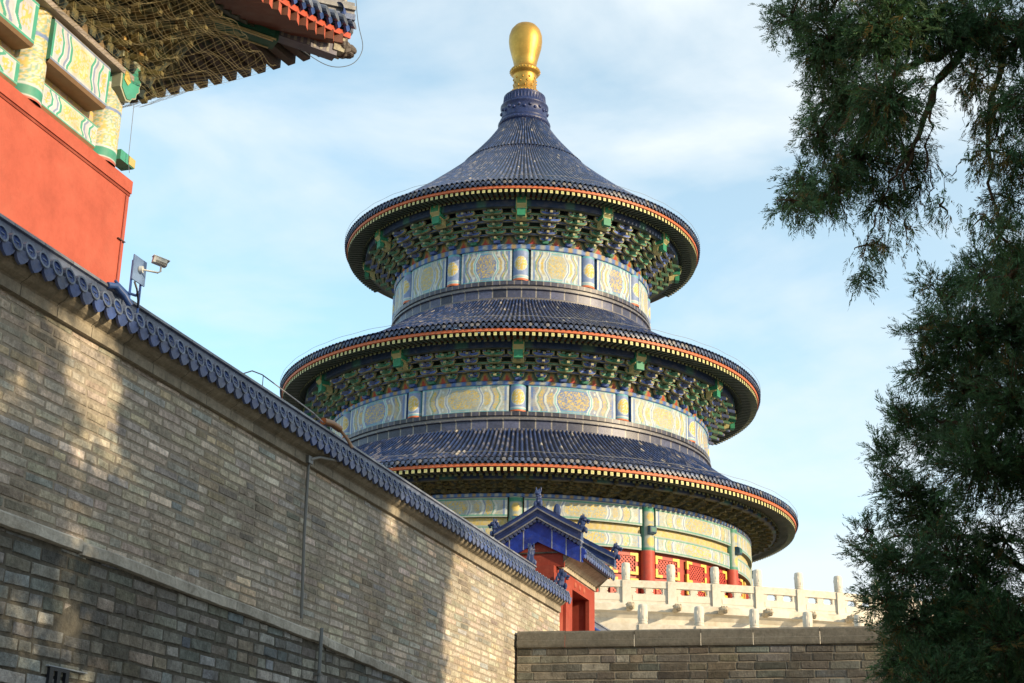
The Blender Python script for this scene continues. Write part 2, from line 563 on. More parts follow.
def bracket_mesh(H, Pj, wide, main, alt, rim=(.34, .31, .16), levels=None, nose=1.0):
    """one stepped bracket set; frame X right, Y out, Z up from the bottom block"""
    m = MB()
    fr = (np.zeros(3), np.array([1.0, 0, 0]), np.array([0, 1.0, 0]), ZV)
    rim = np.array(rim)
    nt_ = levels or (5 if H > 1.4 else 4)
    for k in range(nt_):
        z = H * (0.10 + 0.90 * k / nt_)
        y = Pj * (0.08 + 0.92 * k / nt_)
        w = wide * (.24, .40, .30, .47, .38)[k]
        hh = H / nt_ * .58
        cc = main * (1.0 if k % 2 else .8)
        # arm with upswept ends
        poly = [(-w, z + hh), (-w * .98, z + hh * .55), (-w * .78, z + hh * .12), (-w * .5, z), (w * .5, z), (w * .78, z + hh * .12), (w * .98, z + hh * .55), (w, z + hh), (w * .6, z + hh), (w * .45, z + hh * .8), (-w * .45, z + hh * .8), (-w * .6, z + hh)]
        m.prism(fr, poly, y - .07, y + .07, rim)
        pin = [(px * .90, z + hh * .5 + (pz - z - hh * .5) * .78) for px, pz in poly]
        m.prism(fr, pin, y + .05, y + .085, cc * (.8 + .5 * rng.random()))
        # blocks
        for bx in (-w * .84, -w * .42, w * .42, w * .84):
            m.box(fr, (bx - .085, y - .1, z + hh), (bx + .085, y + .10, z + hh + H / nt_ * .30), rim * .8, None)
            m.box(fr, (bx - .065, y + .095, z + hh + .02), (bx + .065, y + .115, z + hh + H / nt_ * .30 - .02), alt if abs(bx) > w * .6 else main)
        # nose
        tip = np.array([0, y + Pj / nt_ * 0.95 + .12, z - H * .02])
        a = np.array([0, y - .05, z + hh * .75])
        v = []
        for p_, ww, tt in ((a, .09 * nose, .14 * nose), (tip, .085 * nose, .10 * nose)):
            v += [p_ + (-ww, 0, tt), p_ + (ww, 0, tt), p_ + (ww, 0, -tt * .4), p_ + (-ww, 0, -tt * .4)]
        m.add(np.array(v), [(0, 1, 5, 4), (1, 2, 6, 5), (2, 3, 7, 6), (3, 0, 4, 7), (4, 5, 6, 7)], cc * .8 + rim * .2)
        m.box(fr, (-.07 * nose, y + Pj / nt_ * .9 + .13, z - H * .035 * nose), (.07 * nose, y + Pj / nt_ * .9 + .165, z + H * .05 * nose), rim * .85)
    m.box(fr, (-.16, -.1, 0), (.16, .2, H * .1), alt, 1.25)
    return m


def link_copy(o, parent, loc, rz, name=None):
    c = o.copy()
    col.objects.link(c)
    c.parent = parent
    c.location = loc
    c.rotation_euler = (0, 0, rz)
    return c


def bracket_band(parent, Rb, hb, Rp, hp, per_bay, seed):
    H, Pj = hp - hb, Rp - Rb - .1
    BL, GR = np.array([.06, .115, .36]), np.array([.045, .23, .15])
    kinds = {}
    wide = 2 * math.pi / (12 * per_bay) * (Rb + .6)
    for kk, (a, b) in (('blue', (BL, GR * .8)), ('green', (GR, BL * .8))):
        kinds[kk] = (a, b)
    # backing with flame motifs
    nu, nvv = 12 * per_bay * 16, 16
    th = (np.arange(nu) / nu) * 2 * math.pi
    v = np.linspace(0, 1, nvv)
    ph = ((th - PH0) / (2 * math.pi) * 12 * per_bay) % 1.0
    X, V = np.meshgrid(np.abs(ph - .5) * 2, v, indexing='ij')
    C = np.zeros(X.shape + (3,)) + np.array([.06, .11, .08])
    tri = (V < 0.34 * (1 - X / .42)) & (X < .42)
    C = np.where(tri[..., None], GOLD * .55, C)
    C = np.where(((V < 0.20 * (1 - X / .28)) & (X < .28))[..., None], REDC * .8, C)
    P = circ(th[:, None], (Rb - .06 + v * .30)[None], (hb + v * (H + .5))[None])
    m = MB()
    m.grid(P, C, cu=True)
    ntr = 5 if H > 1.4 else 4
    for k in range(1, ntr):
        zc = hb + H * (.10 + .90 * k / ntr)
        rc = Rb + Pj * (.08 + .92 * k / ntr) - .16
        cb = (BL if k % 2 else GR) * .75
        tr_ = np.arange(240) / 240 * 2 * math.pi
        pr_ = [(rc - .14, zc + .13), (rc, zc + .13), (rc, zc + .105), (rc + .002, zc + .10), (rc + .002, zc + .03), (rc, zc + .025), (rc, zc), (rc - .14, zc)]
        cl_ = np.array([cb, [.26, .24, .12], [.26, .24, .12], cb, cb, [.26, .24, .12], [.26, .24, .12], cb * .6])
        m.lathe(pr_, 240, cl_)
    m.build('bracket_backing', M_PAINT, parent, org=HO)
    meshes = {}
    n = 12 * per_bay
    i = 0
    for j in range(-n // 2, n // 2):
        phi = PH0 + j / n * 2 * math.pi
        if abs(phi) > R_(98):
            continue
        colm = j % per_bay == 0
        kk = 'green' if (colm or (j % per_bay) % 2 == 0) else 'blue'
        er = rf(phi, Rb, hb)
        loc = er[0] - HO
        if kk not in meshes:
            o = bracket_mesh(H, Pj, wide, *kinds[kk]).build('bracket_set', M_PAINT, parent)
            meshes[kk] = o
            o.location = loc
            o.rotation_euler = (0, 0, phi + math.pi)
            # mesh Y points outwards = er; rotate so local +Y -> er
            o.rotation_euler = (0, 0, math.atan2(er[2][1], er[2][0]) - math.pi / 2)
        else:
            link_copy(meshes[kk], parent, loc, math.atan2(er[2][1], er[2][0]) - math.pi / 2)
    # beam heads above the columns
    bh = None
    for j in range(-3, 4):
        phi = PH0 + R_(30) * j
        er = rf(phi, Rp - .5, hp - .25)
        if bh is None:
            m = MB()
            fr = (np.zeros(3), np.array([1.0, 0, 0]), np.array([0, 1.0, 0]), ZV)
            prof = [(-.1, .95), (.62, .95), (.70, .75), (.70, .30), (.55, .18), (.5, .0), (.25, -.08), (.2, -.3), (-.1, -.4)]
            fy = (np.zeros(3), np.array([0, 1.0, 0]), np.array([1.0, 0, 0]), ZV)
            m.prism(fy, prof, -.30, .30, np.array([.40, .36, .16]))
            m.box(fr, (-.25, .69, .36), (.25, .725, .88), np.array([.02, .22, .10]))
            m.box(fr, (-.05, .72, .60), (.05, .735, .68), GOLD)
            for sx_ in (-1, 1):
                m.box(fr, (sx_ * .315 - .02, .0, .05), (sx_ * .315 + .02, .62, .85), np.array([.02, .20, .11]))
            m.box(fr, (-.24, .3, -.32), (.24, .56, .12), np.array([.03, .22, .12]))
            bh = m.build('beam_head', M_PAINT, parent)
            bh.location = er[0] - HO
            bh.rotation_euler = (0, 0, math.atan2(er[2][1], er[2][0]) - math.pi / 2)
        else:
            link_copy(bh, parent, er[0] - HO, math.atan2(er[2][1], er[2][0]) - math.pi / 2)


def painted_band(parent, R, h0, h1, seed, colw=.98, medal=True):
    """painted panels between twelve engaged columns"""
    H = h1 - h0
    base = MB()
    base.lathe([(R - .16, h0 - .05), (R - .16, h1 + .05)], 180, np.array([.03, .07, .08]))
    base.build('drum_wall', M_PAINT, parent, org=HO)
    for j in range(-4, 4):
        a0 = PH0 + R_(30) * j + (colw / 2 + .10) / R  # wider gap bares the dark drum wall as the column's shadow
        a1 = PH0 + R_(30) * (j + 1) - (colw / 2 + .02) / R
        W = (a1 - a0) * R
        nu, nv = 150, 60
        u, v = np.meshgrid(np.linspace(0, W, nu), np.linspace(0, H, nv), indexing='ij')
        C = paint_panel(u, v, W, H, (j + seed) % 2, seed * 31 + j)
        th = a0 + u / R
        m = MB()
        m.grid(circ(th, R, h0 + v), C)
        # returns at both ends
        for th_ in (a0, a1):
            e = np.array([[th_, th_], [th_, th_]])
            m.grid(circ(e, np.array([[R, R], [R - .15, R - .15]]), np.array([[h0, h1], [h0, h1]])), BLUE)
        m.build('painted_panel', M_PAINT, parent, org=HO)
    first = None
    for j in range(-3, 4):
        phi = PH0 + R_(30) * j
        er = rf(phi, R - colw * .32, h0)
        rz = math.atan2(er[2][1], er[2][0]) - math.pi / 2
        if first is None:
            nu, nv = 40, 40
            a = np.linspace(-1.75, 1.75, nu)
            v = np.linspace(0, H, nv)
            A, V = np.meshgrid(a, v, indexing='ij')
            r = colw / 2
            dm = np.hypot(np.sin(A) * r, (V - H * .53) * .8)
            C = np.zeros(A.shape + (3,)) + (LAV * .8 + BLUE * .4)
            C = lerp(C, TEAL, (np.abs(A) > 1.05) * .8)
            C = lerp(C, WHITE * .9, (dm < .37) * 1.0)
            C = lerp(C, GOLD * 1.15, ((dm < .34) & (sm_noise(A * r, V, 30, 7) > -.45)) * 1.0)
            C = lerp(C, TEAL * .9, (V > H * .93) * .9)
            C = lerp(C, WHITE, (V < H * .17) * .9)
            C = lerp(C, TEAL, (np.abs(V - H * .10) < .04) * .9)
            C = lerp(C, ORANGE, ((V < .10)) * 1.0)
            P = np.stack([np.sin(A) * r, np.cos(A) * r, V], -1)
            m = MB()
            m.grid(P, C, flip=True)
            first = m.build('engaged_column', M_PAINT, parent, smooth=True)
            first.location = er[0] - HO
            first.rotation_euler = (0, 0, rz)
        else:
            link_copy(first, parent, er[0] - HO, rz)


def ring_sheet(name, parent, prof, nu, colfn, m_, smooth=False):
    """surface of revolution with colours from colfn(theta, k, nu)"""
    prof = np.array(prof, float)
    th = np.arange(nu) / nu * 2 * math.pi
    C = colfn(np.arange(nu), len(prof))
    m = MB()
    m.grid(circ(th[:, None], prof[None, :, 0], prof[None, :, 1]), C, cu=True)
    return m.build(name, m_, parent, smooth=smooth, org=HO)


def dentil(parent, R, h0, h1, n):
    def f(i, k):
        C = np.zeros((len(i), k, 3)) + BLUE * 1.1
        C[(i // 2) % 4 == 0, 1:3] = np.array([.30, .33, .32])
        C[(i // 2) % 4 == 2, 1:3] = np.array([.30, .22, .10])
        return C
    ring_sheet('dentil_band', parent, [(R + .02, h0), (R + .06, h0 + .05), (R + .08, h1 - .05), (R + .02, h1)], n * 6, f, M_PAINT)


def skirt(parent, R, h0, h1, R0, n):
    """glazed ridge courses where a drum meets the roof below; h0 bottom (R0) .. h1 top (R)"""
    H = h1 - h0
    prof = [(R + .02, h1), (R + .14, h1 - .02), (R + .14, h1 - .20 * H), (R + .05, h1 - .22 * H), (R + .05, h1 - .30 * H), (R + .20, h1 - .34 * H), (R + .20, h1 - .42 * H),
            (R + .08, h1 - .45 * H), (R + .08, h1 - .78 * H), (R + .24, h1 - .84 * H), (R + .24, h1 - .92 * H), (R0, h0 - .05)]
    # (top row of tiles 1..2, wide band 7..8)
    nu = n * 16
    g = np.random.default_rng(int(R * 10))
    a = g.random((n * 2, 3))

    def f(i, k):
        C = np.zeros((len(i), k, 3)) + np.array([.05, .055, .085])
        t2 = (i // 8)
        C[:, 7:9] = (np.array([.045, .05, .09])[None] * (.5 + 1.4 * a[t2 // 2 * 2 % (n * 2), :1]))[:, None]
        C[:, 1:3] = (np.array([.04, .04, .06])[None] * (.5 + 1.1 * a[t2, 1:2]))[:, None]
        C[i % 16 == 0, 6:9] = np.array([.30, .27, .22])
        C[i % 8 == 0, 0:3] = np.array([.25, .22, .18])
        C[:, 4:6] = np.array([.17, .155, .14])
        C[:, 9:11] = np.array([.12, .11, .11])
        return C
    ring_sheet('ridge_courses', parent, prof, nu, f, M_GLAZE2)


def lightning_wire(parent, R, h):
    th = np.linspace(-2.2, 2.2, 160)
    m = MB()
    m.tube(circ(th, R, h + .02 * np.sin(th * 40)), .011, 4, (.25, .25, .25))
    m.build('lightning_wire', M_METAL, parent, org=HO)


# top tier
prof1 = [(1.50, 44.85), (1.80, 44.3), (2.36, 43.45), (2.98, 42.65), (3.7, 41.78), (4.55, 40.88), (5.65, 39.86), (7.1, 38.58), (8.8, 37.22), (10.2, 36.18), (11.12, 35.58)]
r1 = roof(prof1, 228, 1, 3.9).build('tiled_roof', M_GLAZE, hall, smooth=True, org=HO)
eave(r1, 11.0, 35.2, 228, 216, 9.85, 34.66, 2)
lightning_wire(r1, 11.2, 36.0)
bracket_band(hall, 7.95, 33.15, 9.85, 34.66, 3, 3)
dentil(hall, 7.92, 32.80, 33.15, 60)
painted_band(hall, 7.90, 30.86, 32.80, 4)
skirt(hall, 7.88, 29.55, 30.86, 8.10, 60)
# middle tier
prof2 = [(8.1, 29.6), (9.2, 28.75), (10.6, 27.85), (12.2, 26.9), (13.6, 26.15), (14.5, 25.83)]
r2 = roof(prof2, 300, 5).build('tiled_roof', M_GLAZE, hall, smooth=True, org=HO)
eave(r2, 14.35, 25.45, 300, 270, 13.0, 25.06, 6)
lightning_wire(r2, 14.55, 26.25)
bracket_band(hall, 11.38, 23.75, 13.0, 25.06, 5, 7)
dentil(hall, 11.34, 23.5, 23.75, 84)
painted_band(hall, 11.33, 22.03, 23.5, 5, colw=.92)
skirt(hall, 11.33, 20.85, 22.03, 11.68, 84)
# lower tier
prof3 = [(11.68, 20.9), (12.6, 20.15), (13.8, 19.3), (15.0, 18.6), (16.3, 18.1)]
r3 = roof(prof3, 340, 8).build('tiled_roof', M_GLAZE, hall, smooth=True, org=HO)
eave(r3, 16.2, 17.76, 340, 306, 15.1, 17.45, 9)
lightning_wire(r3, 16.35, 18.5)
dentil(hall, 13.6, 16.86, 17.08, 150)
# netting drawn over the lowest brackets: bumpy cone
nu, nv = 84 * 14, 26
th = np.arange(nu) / nu * 2 * math.pi
v = np.linspace(0, 1, nv)
TH, V = np.meshgrid(th, v, indexing='ij')
ph = (TH * 84 / (2 * math.pi)) % 1.0
bumpy = .10 * np.abs(np.sin(ph * math.pi)) ** .7 * (np.abs(np.sin(V * math.pi * 4)) * .8 + .2) + .06 * sm_noise(TH * 15, V * 2, 9, 3)
RR = 13.6 + 1.55 * V ** .85 - bumpy * .3
HH = 17.12 + .60 * V ** 1.0 + bumpy * .5
net_c = np.zeros(TH.shape + (3,)) + np.array([.055, .055, .030])
nn = sm_noise(TH * 14, V * 2.5, 8, 9)
net_c = lerp(net_c, np.array([.17, .14, .055]), (np.abs(nn) < .12) * .8)
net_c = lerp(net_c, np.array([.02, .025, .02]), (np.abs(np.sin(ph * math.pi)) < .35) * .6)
net_c = lerp(net_c, np.array([.03, .05, .06]), (nn > .5) * .6)
m = MB()
m.grid(circ(TH, RR, HH), net_c, cu=True)
m.build('bracket_netting', M_NET, hall, smooth=True, org=HO)
lb_ = None
for j in range(-22, 23):
    phi = PH0 + R_(360 / 84) * (j + .5)
    er = rf(phi, 13.62, 17.06)
    rz = math.atan2(er[2][1], er[2][0]) - math.pi / 2
    if lb_ is None:
        lb_ = bracket_mesh(.56, 1.50, 1.05, np.array([.055, .06, .035]), np.array([.075, .065, .03]), (.13, .11, .045), 4).build('bracket_set', M_NET, hall)
        lb_.location, lb_.rotation_euler = er[0] - HO, (0, 0, rz)
    else:
        link_copy(lb_, hall, er[0] - HO, rz)

# body: two painted beams, columns, red lattice doors
R3 = 13.55
b = MB()
b.lathe([(R3 - .30, FLOOR), (R3 - .30, 17.0)], 240, REDC * .8)
b.build('drum_wall', M_LACQ, hall, org=HO)
for j in range(-4, 4):
    a0 = PH0 + R_(30) * j + .42 / R3
    a1 = PH0 + R_(30) * (j + 1) - .42 / R3
    W = (a1 - a0) * R3
    for (h0, h1, off, st) in ((15.84, 16.84, .10, 0), (14.60, 15.44, .0, 1)):
        H = h1 - h0
        nu, nv = 240, 44
        u, v = np.meshgrid(np.linspace(0, W, nu), np.linspace(0, H, nv), indexing='ij')
        C = paint_panel(u, v, W, H, 0, 100 + 7 * j + st)
        x = np.abs(u - W / 2) / (W / 2)
        C = lerp(C, GREEN * 1.1, (np.abs(np.minimum(v, H - v) - .10) < .035) * .8)
        C = lerp(C, np.array([.30, .34, .30]), (np.minimum(v, H - v) < .06) * .9)
        mm = MB()
        mm.grid(circ(a0 + u / R3, R3 + off, h0 + v), C)
        e = np.linspace(a0, a1, 30)
        mm.grid(circ(e[:, None], np.array([R3 + off, R3 - .29])[None], np.array([h0, h0])[None]), np.array([.10, .13, .10]))
        mm.grid(circ(e[:, None], np.array([R3 + off, R3 - .29])[None], np.array([h1, h1])[None]), np.array([.10, .13, .10]))
        for th_ in (a0, a1):
            q_ = np.array([[th_, th_], [th_, th_]])
            mm.grid(circ(q_, np.array([[R3 + off, R3 + off], [R3 - .29, R3 - .29]]), np.array([[h0, h1], [h0, h1]])), GREEN)
        mm.build('painted_beam', M_PAINT, hall, org=HO)
    nu, nv = 120, 10
    u, v = np.meshgrid(np.linspace(0, W, nu), np.linspace(0, .40, nv), indexing='ij')
    C = np.zeros(u.shape + (3,)) + np.array([.46, .38, .20])
    C = lerp(C, GOLD, (sm_noise(u, v, 18, 300 + j) > .1) * .8)
    mm = MB()
    mm.grid(circ(a0 + u / R3, R3 - .12, 15.44 + v), C)
    mm.build('filler_board', M_PAINT, hall, org=HO)

first = None
for j in range(-3, 4):
    phi = PH0 + R_(30) * j
    er = rf(phi, R3 - .10, FLOOR)
    rz = math.atan2(er[2][1], er[2][0]) - math.pi / 2
    if first is None:
        r = .37
        nu, nv = 30, 120
        a = np.linspace(-1.8, 1.8, nu)
        v = np.linspace(0, 16.86 - FLOOR, nv)
        A, V = np.meshgrid(a, v, indexing='ij')
        C = np.zeros(A.shape + (3,)) + REDC
        up = V > 14.58 - FLOOR
        pt = np.zeros_like(C) + np.array([.28, .33, .30])
        for zc in (15.05, 15.7, 16.32):
            dm = np.hypot(A * r * .9, (V + FLOOR - zc) * .8)
            pt = lerp(pt, GOLD * 1.1, (dm < .20) * .9)
        pt = lerp(pt, GREEN, (np.abs(V + FLOOR - 16.7) < .10) * 1.0)
        pt = lerp(pt, GREEN, (np.abs(V + FLOOR - 14.68) < .08) * 1.0)
        pt = lerp(pt, GREEN * .9, (np.abs(A) > 1.0) * .8)
        C = np.where(up[..., None], pt, C)
        mm = MB()
        mm.grid(np.stack([np.sin(A) * r, np.cos(A) * r, V], -1), C, flip=True)
        first = mm.build('column', M_PAINT, hall, smooth=True)
        first.location, first.rotation_euler = er[0] - HO, (0, 0, rz)
        mm = MB()
        fy = (np.array([0, .30, 15.42 - FLOOR]), np.array([0, 1.0, 0]), np.array([1.0, 0, 0]), ZV)
        mm.prism(fy, [(0, 0), (.22, 0), (.30, .08), (.30, .34), (.2, .42), (0, .42)], -.19, .19, np.array([.03, .09, .15]))
        mm.box((fy[0], np.array([1.0, 0, 0]), np.array([0, 1.0, 0]), ZV), (-.12, .295, .1), (.12, .312, .30), GREEN * .7)
        bh2 = mm.build('beam_end', M_PAINT, first)
    else:
        c_ = link_copy(first, hall, er[0] - HO, rz)
        d_ = bh2.copy(); col.objects.link(d_); d_.parent = c_

# lattice door leaves (upper small lattice and long lattice below)
YEL = np.array([.72, .48, .08])
lat = {}
for j in range(-4, 4):
    for k in range(3):
        phi = PH0 + R_(30) * j + R_(15) + R_(9.25) * (k - 1)
        for kind, h0, h1 in (('top', 13.38, 14.42), ('long', 9.8, 13.12)):
            er = rf(phi, R3 - .28, h0)
            rz = math.atan2(er[2][1], er[2][0]) - math.pi / 2
            if kind not in lat:
                W, H = 1.55, h1 - h0
                mm = MB()
                fr = (np.zeros(3), np.array([1.0, 0, 0]), np.array([0, 1.0, 0]), ZV)
                mm.box(fr, (-W / 2, .0, 0), (W / 2, .03, H), np.array([.10, .02, .015]))
                t_ = .13
                for lo, hi in (((-W / 2, 0, 0), (-W / 2 + t_, .11, H)), ((W / 2 - t_, 0, 0), (W / 2, .11, H)), ((-W / 2 + t_, 0, 0), (W / 2 - t_, .11, t_)), ((-W / 2 + t_, 0, H - t_), (W / 2 - t_, .11, H))):
                    mm.box(fr, lo, hi, REDC)
                # gilt corner fittings
                for sx_ in (-1, 1):
                    for zz, dz in ((0, 1), (H, -1)):
                        x0, x1 = sorted((sx_ * (W / 2 + .03), sx_ * (W / 2 - .42)))
                        z0, z1 = sorted((zz - dz * .03, zz + dz * .11))
                        mm.box(fr, (x0, .02, z0), (x1, .125, z1), YEL)
                        x0, x1 = sorted((sx_ * (W / 2 + .035), sx_ * (W / 2 - .11)))
                        z0, z1 = sorted((zz - dz * .035, zz + dz * .40))
                        mm.box(fr, (x0, .02, z0), (x1, .13, z1), YEL)
                # diagonal lattice bars, clipped to the frame
                iw, ih = W / 2 - t_, H - 2 * t_
                st = .20
                for sgn in (-1, 1):
                    for q_ in np.arange(-3 * H, 3 * H, st):
                        x0 = -iw
                        p0 = []
                        for xx in np.linspace(-iw, iw, 41):
                            zz = sgn * xx + q_
                            if 0 <= zz <= ih:
                                p0.append((xx, zz + t_))
                        if len(p0) > 1:
                            (xa, za), (xb, zb) = p0[0], p0[-1]
                            w_ = .03
                            nx, nz_ = -sgn * .7071 * w_, .7071 * w_
                            yy = .07 + .006 * sgn
                            mm.add([(xa + nx, yy, za + nz_), (xb + nx, yy, zb + nz_), (xb - nx, yy, zb - nz_), (xa - nx, yy, za - nz_),
                                    (xa + nx, .03, za + nz_), (xb + nx, .03, zb + nz_), (xb - nx, .03, zb - nz_), (xa - nx, .03, za - nz_)],
                                   [(0, 1, 2, 3), (0, 4, 5, 1), (2, 6, 7, 3)], REDC * 1.15)
                o = mm.build('lattice_window', M_LACQ, hall)
                o.location, o.rotation_euler = er[0] - HO, (0, 0, rz)
                lat[kind] = o
            else:
                link_copy(lat[kind], hall, er[0] - HO, rz)

# finial
m = MB()
blue_c = np.array([.018, .030, .10])
m.lathe([(1.50, 44.70), (1.66, 44.76), (1.72, 44.9), (1.66, 45.05), (1.52, 45.12), (1.60, 45.2), (1.50, 45.3), (1.50, 46.05), (1.58, 46.12), (1.58, 46.22), (1.46, 46.3), (1.38, 46.36), (1.34, 46.9), (1.38, 46.95), (1.25, 47.05), (.9, 47.1)], 64, blue_c)
for i in range(26):
    er = rf(i / 26 * 2 * math.pi, 1.49, 45.68 + .14 * (i % 2))
    m.blob(er[0], (.13, .13, .12), blue_c * (.7 + .9 * rng.random()), 6, .3)
for i in range(40):
    er = rf(i / 40 * 2 * math.pi, 1.36, 46.63)
    m.blob(er[0], (.05, .05, .26), blue_c * 1.3, 6)
    er = rf((i + .5) / 40 * 2 * math.pi, 1.66, 44.9)
    m.blob(er[0], (.07, .07, .10), blue_c * 1.2, 6)
fb = m.build('finial_base', M_GLAZE2, hall, smooth=True, org=HO)
m = MB()
gc = np.array([.55, .32, .07])
m.lathe([(1.0, 47.02), (1.06, 47.15), (.98, 47.3), (.92, 47.42), (.86, 47.48), (.76, 47.55), (.74, 48.6), (.80, 48.7), (.95, 48.78), (1.0, 48.92), (.96, 49.06), (.80, 49.16),
         (.72, 49.30), (.82, 49.8), (.95, 50.3), (1.07, 50.8), (1.12, 51.25), (1.10, 51.65), (.98, 52.05), (.76, 52.35), (.45, 52.53), (.0, 52.6)], 64, gc)
for i in range(30):
    a_ = i / 30 * 2 * math.pi
    for hh_, rr_, sz in ((48.92, .99, .05), (47.2, 1.05, .05), (48.0 + .3 * (i % 3 - 1), .745, .07)):
        er = rf(a_, rr_, hh_)
        m.blob(er[0], (sz, sz, sz * 1.3), gc * .75, 6)
m.build('gold_finial', M_GOLD, hall, smooth=True, org=HO)

# ------------------------------------------------------------------ marble terrace
MAR = np.array([.60, .555, .47])
terr = thing('marble_terrace', 'two tiered white marble terrace with carved balustrades round the temple hall', 'terrace', (HALL[0], HALL[1], EYE + 0.0))
TO = np.array([0, 0, 0.0])


def terrace_tier(R, hf, hbot, a_first, step, k0, k1):
    m = MB()
    m.lathe([(R - 8, hf - .02), (R + .35, hf), (R + .42, hf - .05), (R + .42, hf - .28), (R + .25, hf - .33), (R + .12, hf - .50), (R + .12, hf - 1.1), (R + .22, hf - 1.2), (R + .32, hf - 1.35), (R + .32, hbot)], 300, MAR,
            a0=R_(-110), a1=R_(110))
    m.build('terrace_wall', M_STONE if False else M_MARBLE, terr, org=TO)
    fr = (np.zeros(3), np.array([1.0, 0, 0]), np.array([0, 1.0, 0]), ZV)
    # post
    m = MB()
    m.box(fr, (-.15, -.15, 0), (.15, .15, .84), MAR * 1.02)
    m.lathe([(.14, .84), (.155, .87), (.155, .90), (.135, .92), (.150, .95), (.155, 1.15), (.150, 1.40), (.135, 1.455), (.08, 1.475), (0, 1.48)], 18, MAR * 1.02)
    for i in range(9):
        er_ = i * .698
        m.blob((math.sin(er_) * .140, math.cos(er_) * .140, 1.06 + .2 * (i % 2)), (.03, .03, .08), MAR, 6)
    post = m.build('balustrade_post', M_MARBLE, terr)
    # panel (between posts)
    Wp = 2 * (R) * math.sin(R_(step / 2)) - .30
    m = MB()
    m.box(fr, (-Wp / 2, -.09, 0), (Wp / 2, .09, .10), MAR)
    m.box(fr, (-Wp / 2, -.07, .10), (Wp / 2, .07, .38), MAR)
    m.box(fr, (-Wp / 2 + .08, .07, .14), (Wp / 2 - .08, .085, .34), MAR * 1.03)
    m.box(fr, (-Wp / 2, -.10, .60), (Wp / 2, .10, .85), MAR * 1.02)
    # supports leaving two cloud-edged openings
    m.box(fr, (-Wp / 2, -.06, .38), (-Wp / 2 + .16, .06, .60), MAR)
    m.box(fr, (Wp / 2 - .16, -.06, .38), (Wp / 2, .06, .60), MAR)
    m.box(fr, (-.12, -.06, .38), (.12, .06, .60), MAR)
    for xc in (-Wp / 2 + .14, -.10, .10, Wp / 2 - .14):
        s_ = 1 if xc in (-Wp / 2 + .14, .10) else -1
        m.blob((xc + s_ * .02, 0, .585), (.10, .055, .05), MAR, 7)
        m.blob((xc + s_ * .02, 0, .50), (.05, .055, .05), MAR, 7)
        m.blob((xc + s_ * .01, 0, .40), (.08, .055, .04), MAR, 7)
    panel = m.build('balustrade_panel', M_MARBLE, terr)
    # dragon-head spout
    m = MB()
    DC = np.array([.46, .38, .27])
    m.blob((0, .28, 0), (.13, .28, .12), DC, 8, .15)
    m.blob((0, .50, .03), (.15, .16, .14), DC, 8, .25)
    m.blob((0, .66, .01), (.10, .15, .07), DC, 8, .2)
    m.blob((0, .64, -.08), (.08, .12, .04), DC * .8, 7, .2)
    for sx_ in (-1, 1):
        m.blob((sx_ * .09, .55, .12), (.04, .06, .05), DC, 6)
        m.blob((sx_ * .12, .40, .10), (.04, .11, .04), DC, 6)
    spout = m.build('dragon_spout', M_STONE, terr)
    firsts = True
    for k in range(k0, k1 + 1):
        phi = R_(a_first + k * step)
        er = rf(phi, R, hf)
        rz = math.atan2(er[2][1], er[2][0]) - math.pi / 2
        mid = rf(phi + R_(step / 2), R * math.cos(R_(step / 2)), hf)
        rzm = math.atan2(mid[2][1], mid[2][0]) - math.pi / 2
        sp = rf(phi, R + .35, hf - .22)
        for o, l, r_ in ((post, er[0], rz), (panel, mid[0], rzm), (spout, sp[0], rz)):
            if firsts:
                o.location, o.rotation_euler = l, (0, 0, r_)
            else:
                link_copy(o, terr, l, r_)
        firsts = False


terrace_tier(34.0, 8.31, 5.9, 6.51, 2.75, -5, 12)
terrace_tier(39.5, 5.95, 3.2, 5.75, 2.62, -4, 12)

